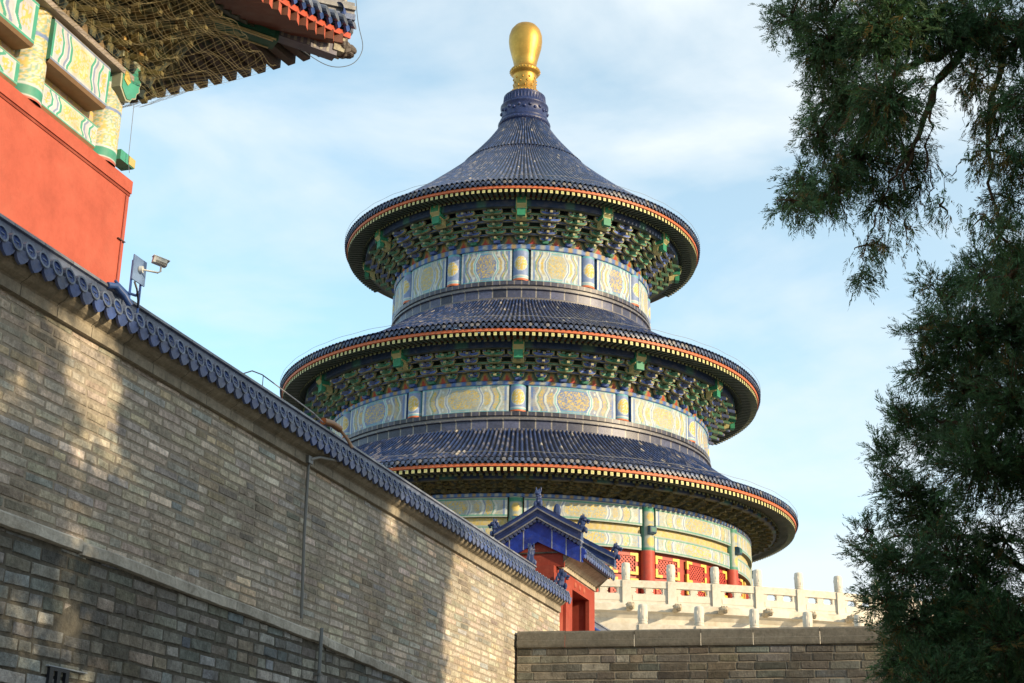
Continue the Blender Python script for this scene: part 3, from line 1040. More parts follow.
# ------------------------------------------------------------------ brick work
def bricks(m, X0, Y0, face, s0, s1, z0, rows, pitch, lens, base, var, depth, gap, seed, bottom=None, top=None, lightp=0.1, fr=None):
    """bricks on plane x=face (frame fr: X = outwards normal, Y = along, Z = up); vectorised worn boxes"""
    g = np.random.default_rng(seed)
    V, C = [], []
    pn = sm_noise(np.linspace(s0, s1, 160)[:, None], np.linspace(z0, z0 + rows * pitch, 40)[None] * 1.6, 1.7, seed + 50)
    pb = sm_noise(np.linspace(s0, s1, 160)[:, None], np.linspace(z0, z0 + rows * pitch, 40)[None] * 1.4, 2.6, seed + 51)
    for r in range(rows):
        za = z0 + r * pitch
        s = s0 - g.random() * .4
        while s < s1:
            ln = lens[g.integers(len(lens))] * (0.92 + .16 * g.random())
            a, b = max(s, s0), min(s + ln, s1)
            s += ln
            if b - a < .04:
                continue
            sm = (a + b) / 2
            zb, zt = za + gap / 2, za + pitch - gap / 2
            if bottom is not None:
                lim = bottom(sm)
                if zt < lim: continue
            if top is not None:
                lim = top(sm)
                if zb > lim: continue
                zt = min(zt, lim)
            if zt - zb < .02: continue
            a += gap / 2; b -= gap / 2
            d = depth * (.35 + .65 * g.random())
            if g.random() < .05: d *= .3
            iv = min(.012, (zt - zb) * .2) * (1 + g.random())
            jit = (g.random((4, 2)) - .5) * iv * 1.0
            zj = (g.random(2) - .5) * gap * .6
            o = [(face - .02, a, zb + zj[0]), (face - .02, b, zb + zj[1]), (face - .02, b, zt + zj[1]), (face - .02, a, zt + zj[0])]
            i = [(face + d, a + iv + jit[0, 0], zb + iv + jit[0, 1] + zj[0]), (face + d, b - iv + jit[1, 0], zb + iv + jit[1, 1] + zj[1]), (face + d * (.85 + .3 * g.random()), b - iv + jit[2, 0], zt - iv + jit[2, 1] + zj[1]), (face + d * (.85 + .3 * g.random()), a + iv + jit[3, 0], zt - iv + jit[3, 1] + zj[0])]
            c = np.array(base) * (1 + var * (g.random() - .5) * 2) * (1 + .10 * (g.random(3) - .5))
            ia, ib = int((sm - s0) / (s1 - s0) * 159), min(39, int(r / rows * 40))
            c = c * (1 + .16 * pn[ia, ib])
            if pb[ia, ib] + .5 * g.normal() > 1.0: c = c * np.array([.72, .78, .84])
            elif pb[ia, ib] + .5 * g.normal() < -1.1: c = c * np.array([1.12, 1.04, .92])
            rr = g.random()
            if rr < lightp: c = c * 1.35 + .02
            elif rr < lightp * 2: c = c * .68
            elif rr < lightp * 2.8: c = c * np.array([.85, .95, 1.08])
            V.append(o + i)
            C.append(np.tile(c, (8, 1)))
    V = np.array(V).reshape(-1, 3)
    n = len(V) // 8
    q = np.array([(4, 5, 6, 7), (0, 1, 5, 4), (1, 2, 6, 5), (2, 3, 7, 6), (3, 0, 4, 7)])
    Q = (np.arange(n)[:, None, None] * 8 + q[None]).reshape(-1, 4)
    if fr is not None:
        o, X, Y, Z = fr
        V = o + V[:, :1] * X + V[:, 1:2] * Y + V[:, 2:] * Z
    m.add(V, Q, np.vstack(C))


LEDGE_S = np.array([0, 11.3, 13.5, 15.0, 16.5, 18.2, 21.0, 24.7, 31.2])
LEDGE_Z = np.array([2.95, 2.90, 2.89, 2.84, 2.82, 2.785, 2.66, 2.50, 2.30])
ledge = lambda s: np.interp(s, LEDGE_S, LEDGE_Z)
S0, S1 = 3.0, 31.0
wall, WO = wall_thing('brick_wall', 'long grey brick wall with a blue tiled coping and a pale stone ledge', 'wall', -8.95, 17.0)
m = MB()
m.box(WF, (-9.35, S0, -EYE), (-8.515, S1, 5.02), (.2, .2, .2))
m.build('wall_core', M_MORTAR, wall, org=WO)
m = MB()
UB = np.array([.46, .405, .325])
bricks(m, 0, 0, -8.512, 6.0, S1, 2.20, 26, .1085, (.50, .46, .40, .24, .48), UB, .14, .006, .004, 21, lightp=.07, bottom=lambda s: ledge(s) + .02, top=lambda s: 4.985)
m.build('upper_brickwork', M_BRICK, wall, org=WO)
m = MB()
LB = np.array([.245, .24, .215])
m.box(WF, (-8.6, S0, -EYE), (-8.425, S1, 2.2), (.2, .2, .2))
sL = np.linspace(S0, S1, 60)
m.grid(np.array([[(-8.425, s, 2.2), (-8.425, s, ledge(s) - .10)] for s in sL]), (.2, .2, .2))
m.build('footing_core', M_DARK, wall, org=WO)
m = MB()
bricks(m, 0, 0, -8.428, 8.0, S1, -1.0, 28, .148, (.46, .40, .34, .22, .48, .28), LB, .26, .020, .012, 22, top=lambda s: ledge(s) - .15, lightp=.16)
m.build('lower_brickwork', M_BRICK, wall, org=WO)
# ledge stones
m = MB()
g_ = np.random.default_rng(5)
s = S0
while s < S1:
    ln = .9 + 1.1 * g_.random()
    e = min(s + ln, S1)
    dz = (g_.random() - .5) * .03
    c = np.array([.44, .41, .35]) * (.8 + .35 * g_.random())
    k = 5
    ss = np.linspace(s + .006, e - .006, k)
    wob = (g_.random((k, 3)) - .5) * .018
    P = np.array([[(-8.53, q_, ledge(q_) + .0 + dz), (-8.40, q_, ledge(q_) - .015 + dz), (-8.365 + wob[i, 0], q_, ledge(q_) - .04 + dz + wob[i, 1]), (-8.365 + wob[i, 2], q_, ledge(q_) - .145 + dz + wob[i, 1]), (-8.46, q_, ledge(q_) - .16 + dz)] for i, q_ in enumerate(ss)])
    m.grid(P, c)
    for i in (0, -1):
        v = P[i]
        m.add(v, None, c * .8, [(0, 1, 2), (0, 2, 3), (0, 3, 4)])
    s = e
m.build('stone_ledge', M_STONE, wall, org=WO)
# cornice: band course, cove, fascia (both faces)
m = MB()
CC = np.array([.30, .26, .195])
g_ = np.random.default_rng(8)
seg = np.arange(S0, S1 + .01, .62)
for i in range(len(seg) - 1):
    a, b = seg[i] + .004, seg[i + 1] - .004
    c = CC * (.8 + .4 * g_.random())
    for sg, off in ((1, 0), (-1, -17.9)):
        pr = [(-8.53, 4.985), (-8.455, 4.99), (-8.455, 5.10), (-8.475, 5.105), (-8.46, 5.13), (-8.40, 5.16), (-8.36, 5.20), (-8.345, 5.255), (-8.53, 5.26)]
        P = np.array([[((x if sg > 0 else -17.9 - x), q_, z) for x, z in pr] for q_ in (a, b)])
        m.grid(P, c, flip=sg < 0)
m.build('cornice', M_STONE, wall, org=WO)


def coping(parent, org, nc, s0, s1, half, ze, zr, seed, pitch=.222, ridge_h=.24, ridge_w=.13, hip=None, org_frame=WF, disc=.088):
    """gabled tile coping along s about n=nc: eave at half, height ze; meets the ridge at zr"""
    g = np.random.default_rng(seed)
    m, mes = MB(), {1: MB(), -1: MB()}
    n = int((s1 - s0) / pitch)
    BT = np.array([.022, .06, .24])
    kk = 7
    for i in range(n + 1):
        sc = s0 + (i + .5) * pitch
        if sc > s1 - .05: break
        for sd in (1, -1):
            top_n, top_z = nc + sd * ridge_w * .6, zr
            e_n, e_z = nc + sd * half, ze
            if hip and sc > s1 - hip:                       # hipped end: rows shorten
                f = (s1 - sc) / hip
                top_n = nc + sd * (half - (half - ridge_w * .6) * f)
                top_z = ze + (zr - ze) * f
            me = mes[sd]
            base = BT * (.6 + .8 * g.random())
            if g.random() > .72: base = lerp(base, np.array([.19, .18, .18]), np.array(.55))
            a = np.linspace(-1.45, 1.45, kk)
            ts = np.linspace(0, 1, 4)
            r_ = .07
            P = np.array([[(e_n + (top_n - e_n) * t - sd * 0, sc + math.sin(x) * r_, e_z + (top_z - e_z) * t - .03 * math.sin(t * math.pi) + math.cos(x) * r_ + .0) for t in ts] for x in a])
            m.grid(P, base, flip=sd > 0)
            # pan tile between
            P = np.array([[(e_n + (top_n - e_n) * t, sc + y, e_z + (top_z - e_z) * t - .03 * math.sin(t * math.pi) + dz) for t in ts] for y, dz in ((.05, .015), (.111, -.02), (.172, .015))])
            m.grid(P, base * .8, flip=sd > 0)
            # end disc
            ang = np.linspace(0, 2 * math.pi, 12, endpoint=False)
            cn = e_n + sd * .012
            ring = lambda rr, dn: [(cn + sd * (dn - .02 * math.sin(t)), sc + math.cos(t) * rr, e_z + .005 + math.sin(t) * rr) for t in ang]
            dc = np.array([.10, .125, .18]) * (.7 + .6 * g.random())
            v = np.array(ring(disc, -.05) + ring(disc, .018) + ring(disc * .78, .018) + ring(disc * .72, .002) + ring(disc * .30, .002) + ring(disc * .22, .018))
            q = []
            for l in range(5):
                q += [(l * 12 + j, l * 12 + (j + 1) % 12, (l + 1) * 12 + (j + 1) % 12, (l + 1) * 12 + j) for j in range(12)]
            cols = np.vstack([np.tile(dc, (36, 1)), np.tile(BT * .7, (12, 1)), np.tile(BT * .7, (12, 1)), np.tile(dc, (12, 1))])
            b0 = me.n
            me.add(v, q, cols, [(60, 60 + j, 60 + j + 1) for j in range(1, 11)])
            # drip tile
            fr = (np.array([e_n + sd * .02, sc + pitch / 2, e_z - .045]), np.array([0, 1.0, 0]), np.array([sd * 1.0, 0, 0]), np.array([sd * .12, 0, 1.0]))
            me.prism(fr, [(-.105, .03), (-.105, -.03), (-.085, -.075), (-.05, -.11), (0, -.135), (.05, -.11), (.085, -.075), (.105, -.03), (.105, .03), (0, .0)], -.02, .012, lerp(BT * (.7 + .5 * g.random()), np.array([.12, .13, .15]), np.array(.15 + .4 * g.random())))
    # underside
    m.box(WF, (nc - half + .03, s0, ze - .09), (nc + half - .03, s1, ze - .055), np.array([.05, .045, .035]))
    m.build('coping_tiles', M_GLAZE2, parent, org=org)
    for sd in (1, -1):
        mes[sd].build('tile_end_row', M_GLAZE2, parent, org=org)
    # ridge
    m = MB()
    e = s1 - (hip or 0)
    RC = np.array([.15, .155, .17])
    s = s0
    while s < e:
        b_ = min(s + .52, e)
        c = RC * (.7 + .6 * g.random())
        w = ridge_w
        pr = [(w * 1.15, -.04), (w * 1.15, .03), (w * .7, .045), (w * .7, ridge_h * .62), (w * .95, ridge_h * .66), (w * .9, ridge_h * .80), (w * .45, ridge_h * .97), (0, ridge_h)]
        pr = pr + [(-x, z) for x, z in pr[-2::-1]]
        P = np.array([[(nc + x, q_, zr + z) for x, z in pr] for q_ in (s + .003, b_ - .003)])
        cc = np.tile(c, (2, len(pr), 1))
        cc[:, 6:9] = np.array([.06, .10, .24])
        cc[:, 2:4] = np.array([.10, .12, .18])
        m.grid(P, cc)
        s = b_
    m.build('ridge', M_GLAZE2, parent, org=org)


coping(wall, WO, -8.95, S0, 31.0, .66, 5.36, 5.72, 31, hip=.75)


def beast(name, parent, org, p, dirv, scale, c, mat_=None):
    """small crouching roof beast: body, raised head with snout, crest and tail"""
    m = MB()
    d = np.asarray(dirv, float)
    d = d / np.linalg.norm(d)
    sd = np.cross(ZV, d)
    p = np.asarray(p, float)

    def b(f, s_, z, r, rough=.2):
        m.blob(p + (d * f + sd * s_ + ZV * z) * scale, np.array(r) * scale, c, 8, rough)
    b(0, 0, .22, (.20, .20, .24))
    b(.05, 0, .48, (.15, .15, .2))
    b(.16, 0, .68, (.16, .16, .15), .3)
    b(.34, 0, .62, (.12, .10, .08), .2)
    b(.32, 0, .50, (.09, .08, .05), .2)
    for k in range(4):
        b(-.04 - .08 * k, 0, .80 - .17 * k, (.07, .05, .15), .2)
    for s_ in (-1, 1):
        b(.08, s_ * .12, .86, (.04, .03, .14))
        b(.2, s_ * .13, .12, (.09, .07, .16))
    return m.build(name, mat_ or M_GLAZE2, parent, org=org)


DB = np.array([.022, .04, .12])
beast('ridge_beast', wall, WO, (-8.95, 30.15, 5.92), (0, 1, 0), .5, DB)
beast('ridge_beast', wall, WO, (-8.45, 30.85, 5.50), (1, .6, 0), .46, DB)

# ------------------------------------------------------------------ gate in the wall (blue gable roof, red door)
gate, GO = wall_thing('gate', 'small red gate with a blue glazed gable roof at the end of the wall', 'gate', -9.05, 32.6)
GR_ = np.array([.27, .05, .032])
m = MB()
m.box(WF, (-9.6, 30.95, -EYE), (-8.64, 32.28, 6.06), GR_)
m.box(WF, (-9.6, 33.92, -EYE), (-8.64, 34.45, 6.06), GR_)
m.box(WF, (-9.6, 32.28, 5.76), (-8.64, 33.92, 6.06), GR_)
m.box(WF, (-9.6, 32.28, -EYE), (-9.0, 33.92, 3.9), GR_)
m.box(WF, (-9.62, 31.13, 6.06), (-8.48, 31.3, 6.60), GR_)
m.build('gate_wall', M_RED, gate, org=GO)
m = MB()
for lo, hi in (((-8.66, 31.75, -EYE), (-8.57, 32.30, 6.02)), ((-8.66, 33.88, -EYE), (-8.57, 34.42, 6.02)), ((-8.66, 32.30, 5.74), (-8.57, 33.88, 6.02))):
    m.box(WF, lo, hi, GR_ * 1.15)
for q_ in (32.55, 32.95, 33.35):
    m.blob((-8.565, q_, 5.88), (.03, .07, .07), np.array([.40, .12, .08]), 8)
m.build('door_frame', M_RED, gate, org=GO)
m = MB()
m.box(WF, (-9.28, 32.30, 3.9), (-9.18, 33.90, 5.75), GR_ * .75)
for q_ in (32.34, 33.07, 33.8):
    m.box(WF, (-9.19, q_, 3.9), (-9.14, q_ + .08, 5.75), GR_ * .85)
m.build('door_leaf', M_LACQ, gate, org=GO)
m = MB()
for sd in (1, -1):
    pr = [(.46, 6.04), (.50, 6.05), (.50, 6.15), (.53, 6.16), (.62, 6.24), (.74, 6.30), (.80, 6.34), (.80, 6.40), (.3, 6.42)]
    P = np.array([[(-9.05 + sd * x, q_, z) for x, z in pr] for q_ in (31.15, 32.0, 33.0, 34.45)])
    m.grid(P, np.array([.44, .38, .28]), flip=sd < 0)
    for q_ in (0, -1):
        v = P[q_]
        m.add(v, None, np.array([.40, .34, .25]), [(0, i, i + 1) for i in range(1, len(v) - 1)])
m.build('cornice', M_STONE, gate, org=GO)
coping(gate, GO, -9.05, 31.1, 34.4, .98, 6.45, 7.13, 33, pitch=.20, ridge_h=.34, ridge_w=.12, disc=.07)
# bargeboards of blue glazed tile on the gable facing the viewer
m = MB()
fr = (np.array([-9.05, 31.08, 0]), np.array([1.0, 0, 0]), np.array([0, 1.0, 0]), ZV)
m.prism(fr, [(-.9, 6.40), (.9, 6.40), (0, 7.08)], .06, .3, GR_)
m.build('gable_infill', M_RED, gate, org=GO)
m = MB()
BB = np.array([.012, .04, .30])
for sd in (1, -1):
    k = 3
    for i in range(k):
        f0, f1 = i / k + (.012 if i else 0), (i + 1) / k - .012
        xs = [1.0 * f0, 1.0 * f1]
        top = [7.10 - .64 * f for f in (f0, f1)]
        bot = [6.62 - .50 * f for f in (f0, f1)]
        poly = [(sd * xs[0], bot[0]), (sd * xs[1], bot[1]), (sd * xs[1], top[1]), (sd * xs[0], top[0])]
        m.prism(fr, poly, -.03, .04, BB * (.75 + .5 * rng.random()))
        poly2 = [(sd * (xs[1]), bot[1]), (sd * (xs[1] + .024), bot[1] - .01), (sd * (xs[1] + .024), top[1]), (sd * xs[1], top[1])]
        m.prism(fr, poly2, -.034, .03, np.array([.30, .32, .36]))
    tail = [(.99, 6.13), (1.0, 6.46), (1.10, 6.40), (1.12, 6.33), (1.07, 6.30), (1.09, 6.22), (1.03, 6.2), (1.04, 6.12)]
    m.prism(fr, [(sd * x, z) for x, z in tail], -.03, .04, BB * 1.1)
m.build('bargeboard', M_GLAZE2, gate, org=GO)
# descending ridges along both gables
for sg, nm in ((31.1, 0), (34.35, 1)):
    m = MB()
    for sd in (1, -1):
        for j, (w, zo, hh, cc) in enumerate(((.14, -.03, .03, (.22, .22, .22)), (.12, .0, .08, (.016, .034, .12)), (.09, .08, .10, (.012, .026, .09)), (.115, .18, .035, (.20, .20, .21)), (.10, .215, .05, (.02, .045, .16)), (.07, .265, .06, (.014, .03, .11)))):
            e = np.array([1.0, 1.0])
            pts = []
            for f in np.linspace(0.0, 1.0, 6):
                n_ = -9.05 + sd * (1.02 * f)
                z_ = 7.18 - .62 * f + .05 * f * f + zo
                pts.append([(n_, sg - w, z_), (n_, sg + w, z_), (n_, sg + w, z_ + hh), (n_, sg - w, z_ + hh), (n_, sg - w, z_)])
            m.grid(np.array(pts), np.array(cc))
            m.add(np.array(pts[-1][:4]), [(0, 1, 2, 3)], np.array(cc))
    m.build('descending_ridge', M_GLAZE2, gate, org=GO)
m = MB()
for sd in (1, -1):
    for f in np.linspace(.06, .98, 11):
        m.tube([(-9.05 + sd * f, 30.98, 7.13 - .60 * f), (-9.05 + sd * f, 31.12, 7.14 - .60 * f)], .05, 6, np.array([.06, .08, .16]))
m.build('gable_tile_row', M_GLAZE2, gate, org=GO)
beast('ridge_beast', gate, GO, (-9.05, 31.12, 7.42), (0, -1, .0), .47, DB)
for s_ in (31.1, 34.35):
    for sd in (1, -1):
        beast('eave_beast', gate, GO, (-9.05 + sd * 1.02, s_, 6.80), (sd, 0, 0), .42, DB)
m = MB()
m.blob((-8.62, 31.12, 7.32), (.09, .09, .17), DB, 8)
m.build('ridge_knob', M_GLAZE2, gate, org=GO)

# lower wall run beyond the gate
m_w, MO = wall_thing('wall_stub', 'short low wall with blue tile coping just past the red gate', 'wall', -8.95, 36.4)
m = MB()
m.box(WF, (-9.3, 34.5, -EYE), (-8.6, 38.6, 4.7), np.array([.36, .30, .22]))
m.build('wall_core', M_STONE, m_w, org=MO)
coping(m_w, MO, -8.95, 34.5, 38.6, .66, 4.98, 5.32, 37, pitch=.21)

# ------------------------------------------------------------------ low brick wall closing the court
jn = NV * (-8.46) + AV * 27.66
LX = np.array([math.sin(R_(103.03)), math.cos(R_(103.03)), 0])
LN = np.array([LX[1], -LX[0], 0])                     # outward normal: towards the camera
if LN[1] > 0: LN = -LN
low = thing('low_brick_wall', 'grey brick parapet wall, colour darkened for shade, with a flat stone cap below the marble terrace', 'wall', (jn[0] + LX[0] * 7, jn[1] + LX[1] * 7, 0))
LOO = np.array([jn[0] + LX[0] * 7, jn[1] + LX[1] * 7, -EYE])
base_o = np.array([jn[0], jn[1], 0])
lfr = (base_o, LN, LX, ZV)
m = MB()
m.box(lfr, (-.9, 0, -EYE), (-.012, 16, 3.80), (.2, .2, .2))
m.build('wall_core', M_MORTAR, low, org=LOO)
m = MB()
bricks(m, 0, 0, 0, .0, 15.5, 1.3, 16, .156, (.56, .40, .28, .54, .36, .62), np.array([.13, .124, .106]), .34, .010, .005, 41, lightp=.14, fr=lfr, top=lambda s: 3.79)  # bricks kept darker in place of tree shade on this face
m.build('brickwork', M_BRICK, low, org=LOO)
m = MB()
g_ = np.random.default_rng(3)
s = 0.0
while s < 15.8:
    e = s + .9 + .8 * g_.random()
    c = np.array([.165, .155, .13]) * (.75 + .35 * g_.random())
    dz = (g_.random() - .5) * .02
    P = np.array([[o_ for o_ in ((-.9, 3.80), (.05, 3.80), (.06, 3.84), (.06, 3.93), (.035, 3.94), (.03, 4.08 + dz), (.0, 4.115 + dz), (-.9, 4.16 + dz))] for _ in (0, 1)])
    P = np.array([[base_o + LN * x + LX * q_ + ZV * z for x, z in P[0]] for q_ in (s + .004, e - .004)])
    m.grid(P, c, flip=True)
    m.add(P[0], None, c, [(0, i, i + 1) for i in range(1, 7)])
    s = e
m.build('stone_cap', M_STONE, low, org=LOO)

# ------------------------------------------------------------------ red gate hall on the left
rh, RO = wall_thing('gate_tower', 'red walled gate hall with painted green and gold beams and upturned tiled eave', 'building', -17.0, 15.0)
RW = np.array([.40, .093, .060])
SC = 19.51
m = MB()
m.box(WF, (-22.0, 4.0, -EYE), (-13.0, SC, 10.42), RW)
m.box(WF, (-22.0, 3.95, 10.42), (-12.985, SC + .005, 10.47), RW * .6)
m.box(WF, (-22.0, 3.92, 10.47), (-12.965, SC + .015, 10.70), RW)
P = np.array([[(-12.965, 3.9, 10.70), (-13.25, 3.9, 10.86)], [(-12.965, SC + .015, 10.70), (-13.25, SC - .25, 10.86)]])
m.grid(P, RW * 1.02, flip=True)
P = np.array([[(-12.965, SC + .015, 10.70), (-13.25, SC - .25, 10.86)], [(-22, SC + .015, 10.70), (-22, SC - .25, 10.86)]])
m.grid(P, RW, flip=True)
m.build('red_wall', M_RED, rh, org=RO)
m = MB()
m.tube([(-12.985, SC - .10, 3.0), (-12.985, SC - .10, 10.4)], .014, 6, RW * .8)
m.box(WF, (-13.0, SC - .22, 9.56), (-12.96, SC - .01, 9.575), np.array([.08, .05, .04]))
m.build('conduit', M_METAL, rh, org=RO)
m = MB()
m.box(WF, (-22.0, 4.0, 10.8), (-13.32, SC - .32, 12.9), np.array([.30, .16, .07]))
m.build('upper_core', M_PAINT, rh, org=RO)


def scroll_col(name, s, r, z0, z1, nn=-13.22):
    nu, nv = 60, 90
    a = np.linspace(0, 2 * math.pi, nu)
    v = np.linspace(0, z1 - z0, nv)
    A, V = np.meshgrid(a, v, indexing='ij')
    C = np.zeros(A.shape + (3,)) + np.array([.52, .50, .42])
    k = sm_noise(A * r, V, 40, int(s * 10))
    C = lerp(C, GOLD * 1.1, (np.abs(k) < .38) * .9)
    C = lerp(C, GREEN * 1.1, (np.abs(k) > .85) * .6)
    C = lerp(C, BLUE * 1.2, (np.abs(V - (z1 - z0) * .55) < .03) * .8)
    for zc in (.14, (z1 - z0) - .20):
        C = lerp(C, GREEN * 1.15, (np.abs(V - zc) < .10) * 1.0)
        C = lerp(C, WHITE * .9, (np.abs(np.abs(V - zc) - .10) < .025) * 1.0)
    C = lerp(C, RW, (V < .04) * 1.0)
    m = MB()
    m.grid(np.stack([nn + np.cos(A) * r, s + np.sin(A) * r, z0 + V], -1), C)
    return m.build(name, M_PAINT, rh, smooth=True, org=RO)


scroll_col('painted_column', 18.80, .30, 10.70, 12.42)
scroll_col('painted_column', 16.66, .31, 10.70, 12.75)
scroll_col('painted_column', 13.2, .30, 10.70, 12.75)


def big_beam(name, s0, s1, z0, z1, nf, depth, seed, style):
    W, H = s1 - s0, z1 - z0
    nu, nv = 170, 76
    u, v = np.meshgrid(np.linspace(0, W, nu), np.linspace(0, H, nv), indexing='ij')
    x = np.abs(u - W / 2) / (W / 2)
    y = np.abs(v - H / 2) / (H / 2)
    zig = .045 * np.clip(1.6 * np.cos(v / H * math.pi * 2), -1, 1)
    C = np.zeros(u.shape + (3,)) + np.array([.46, .44, .46])
    k = sm_noise(u, v, 44, seed)
    inner = (x < .38 + zig) & (y < .80)
    C = lerp(C, np.array([.50, .46, .34]), inner * 1.0)
    C = lerp(C, GOLD * 1.1, (inner & (np.abs(k) < .42) & (y < .7) & (x < .30 + zig)) * .95)
    for e, c_, w in ((.40, GREEN * 1.3, .035), (.45, WHITE, .018), (.50, LAV, .03), (.64, WHITE, .018), (.68, GREEN * 1.3, .03)):
        C = lerp(C, c_, (np.abs(x - e - zig) < w) * 1.0)
    md = (np.abs(x - .80) < .085) & (y < .55)
    C = lerp(C, GOLD * 1.05, (md & (np.abs(k) < .5)) * .95)
    C = lerp(C, GREEN * 1.3, ((x > .92)) * 1.0)
    C = lerp(C, WHITE * .95, (np.abs(x - .92) < .012) * 1.0)
    C = lerp(C, GREEN * 1.3, ((y > .88) & (style == 1)) * 1.0)
    C = lerp(C, LAV * .9, ((y > .90) & (style == 0)) * 1.0)
    C = lerp(C, WHITE * .9, (np.abs(y - .86) < .02) * 1.0)
    m = MB()
    m.grid(np.stack([np.full_like(u, nf), s0 + u, z0 + v], -1), C)
    bev = .05
    m.grid(np.array([[(nf, q_, z0), (nf - .04, q_, z0 - bev), (nf - depth, q_, z0 - bev)] for q_ in (s0, s1)]), np.array([.24, .15, .08]), flip=True)
    m.grid(np.array([[(nf, q_, z1), (nf - .04, q_, z1 + bev), (nf - depth, q_, z1 + bev)] for q_ in (s0, s1)]), np.array([.3, .26, .2]))
    for q_, fl in ((s0, False), (s1, True)):
        m.grid(np.array([[(nf, q_, z0), (nf, q_, z1)], [(nf - depth, q_, z0 - bev), (nf - depth, q_, z1 + bev)]]), GREEN, flip=fl)
    return m.build(name, M_PAINT, rh, org=RO)


big_beam('tie_beam', 16.72, 18.32, 11.50, 12.20, -12.84, .42, 51, 0)
big_beam('tie_beam', 13.6, 16.3, 11.50, 12.20, -12.84, .42, 52, 1)
big_beam('lower_beam', 16.96, 18.62, 10.88, 11.26, -13.10, .25, 53, 1)
big_beam('lower_beam', 13.5, 16.38, 10.88, 11.26, -13.10, .25, 54, 1)
m = MB()
nu, nv = 120, 12
for a, b, sd in ((13.5, 16.38, 61), (16.96, 18.62, 62)):
    u, v = np.meshgrid(np.linspace(0, b - a, nu), np.linspace(0, .24, nv), indexing='ij')
    C = np.zeros(u.shape + (3,)) + np.array([.45, .32, .23])
    C = lerp(C, GOLD * 1.1, (sm_noise(u, v, 36, sd) > .05) * .8)
    m.grid(np.stack([np.full_like(u, -13.2), a + u, 11.29 + v], -1), C)
m.build('filler_board', M_PAINT, rh, org=RO)
# flat plate and carved crest under the brackets
m = MB()
m.box(WF, (-13.3, 4, 12.30), (-12.80, SC - .55, 12.40), np.array([.33, .28, .24]))
for q_ in np.arange(10.0, SC - .7, .22):
    m.prism((np.array([-12.84, q_, 12.40]), np.array([0, 1.0, 0]), np.array([1.0, 0, 0]), ZV), [(-.10, 0), (.10, 0), (.10, .07), (.05, .12), (0, .14), (-.05, .12), (-.10, .07)], -.04, .03, np.array([.22, .15, .08]) * (.6 + .5 * rng.random()))
m.build('carved_crest', M_PAINT, rh, org=RO)
# carved beam head at the corner
m = MB()
hf = (np.array([-13.04, SC - 1.04, 12.02]), np.array([0, 1.0, 0]), np.array([1.0, 0, 0]), ZV)
hp_ = [(.12, .70), (.90, .70), (.90, .36), (.86, .30), (.88, .20), (.78, .12), (.76, .02), (.62, -.04), (.56, -.12), (.40, -.16), (.30, -.10), (.14, .02)]
hp_ = [(.12 + (x - .12) * .80, z) for x, z in hp_]
m.prism(hf, hp_, -.22, .22, np.array([.34, .35, .24]))
hp2 = [(.43 + (x - .43) * .84, .22 + (z - .25) * .82) for x, z in hp_]
m.prism(hf, hp2, .21, .235, GREEN * 1.25)
m.box((hf[0], hf[1], hf[2], ZV), (.735, -.16, .40), (.765, .16, .64), GREEN * 1.2)
m.prism(hf, [(.20, .18), (.32, .12), (.40, .22), (.30, .36), (.22, .36)], .23, .25, GOLD)
m.box((hf[0], hf[1], hf[2], ZV), (-.02, -.24, .70), (.86, .26, .94), np.array([.40, .22, .07]))
for q_ in np.arange(.05, .85, .14):
    m.blob(hf[0] + hf[1] * q_ + hf[2] * .25 + ZV * .83, (.05, .06, .08), np.array([.48, .30, .08]), 6)
m.build('beam_head', M_PAINT, rh, org=RO)
m = MB()
m.box(WF, (-13.2, SC - .45, 10.92), (-12.96, SC - .02, 11.10), GREEN * 1.2)
m.box(WF, (-13.0, SC - .2, 10.935), (-12.945, SC - .01, 11.085), np.array([.42, .34, .12]))
m.build('beam_end', M_PAINT, rh, org=RO)

# eave geometry: offset and height of the eave edge at distance k back from the corner
Kmax = 12.0


def up(k):
    return np.clip(1 - np.asarray(k) / 5.2, 0, 1) ** 1.8


CN, CS = -13.0 + 2.70, SC + 2.66                           # corner tip of the eave


def eave_pt(side, k, inset=0.0, dz=0.0):
    """side 0: eave over the long wall face; side 1: eave over the far face"""
    w = up(k)
    z = 13.80 + .84 * w + dz
    if side == 0:
        return np.array([-13 + 2.2 + .5 * w - inset, CS - k, z])
    return np.array([CN - k, SC + 2.2 + .46 * w - inset, z])


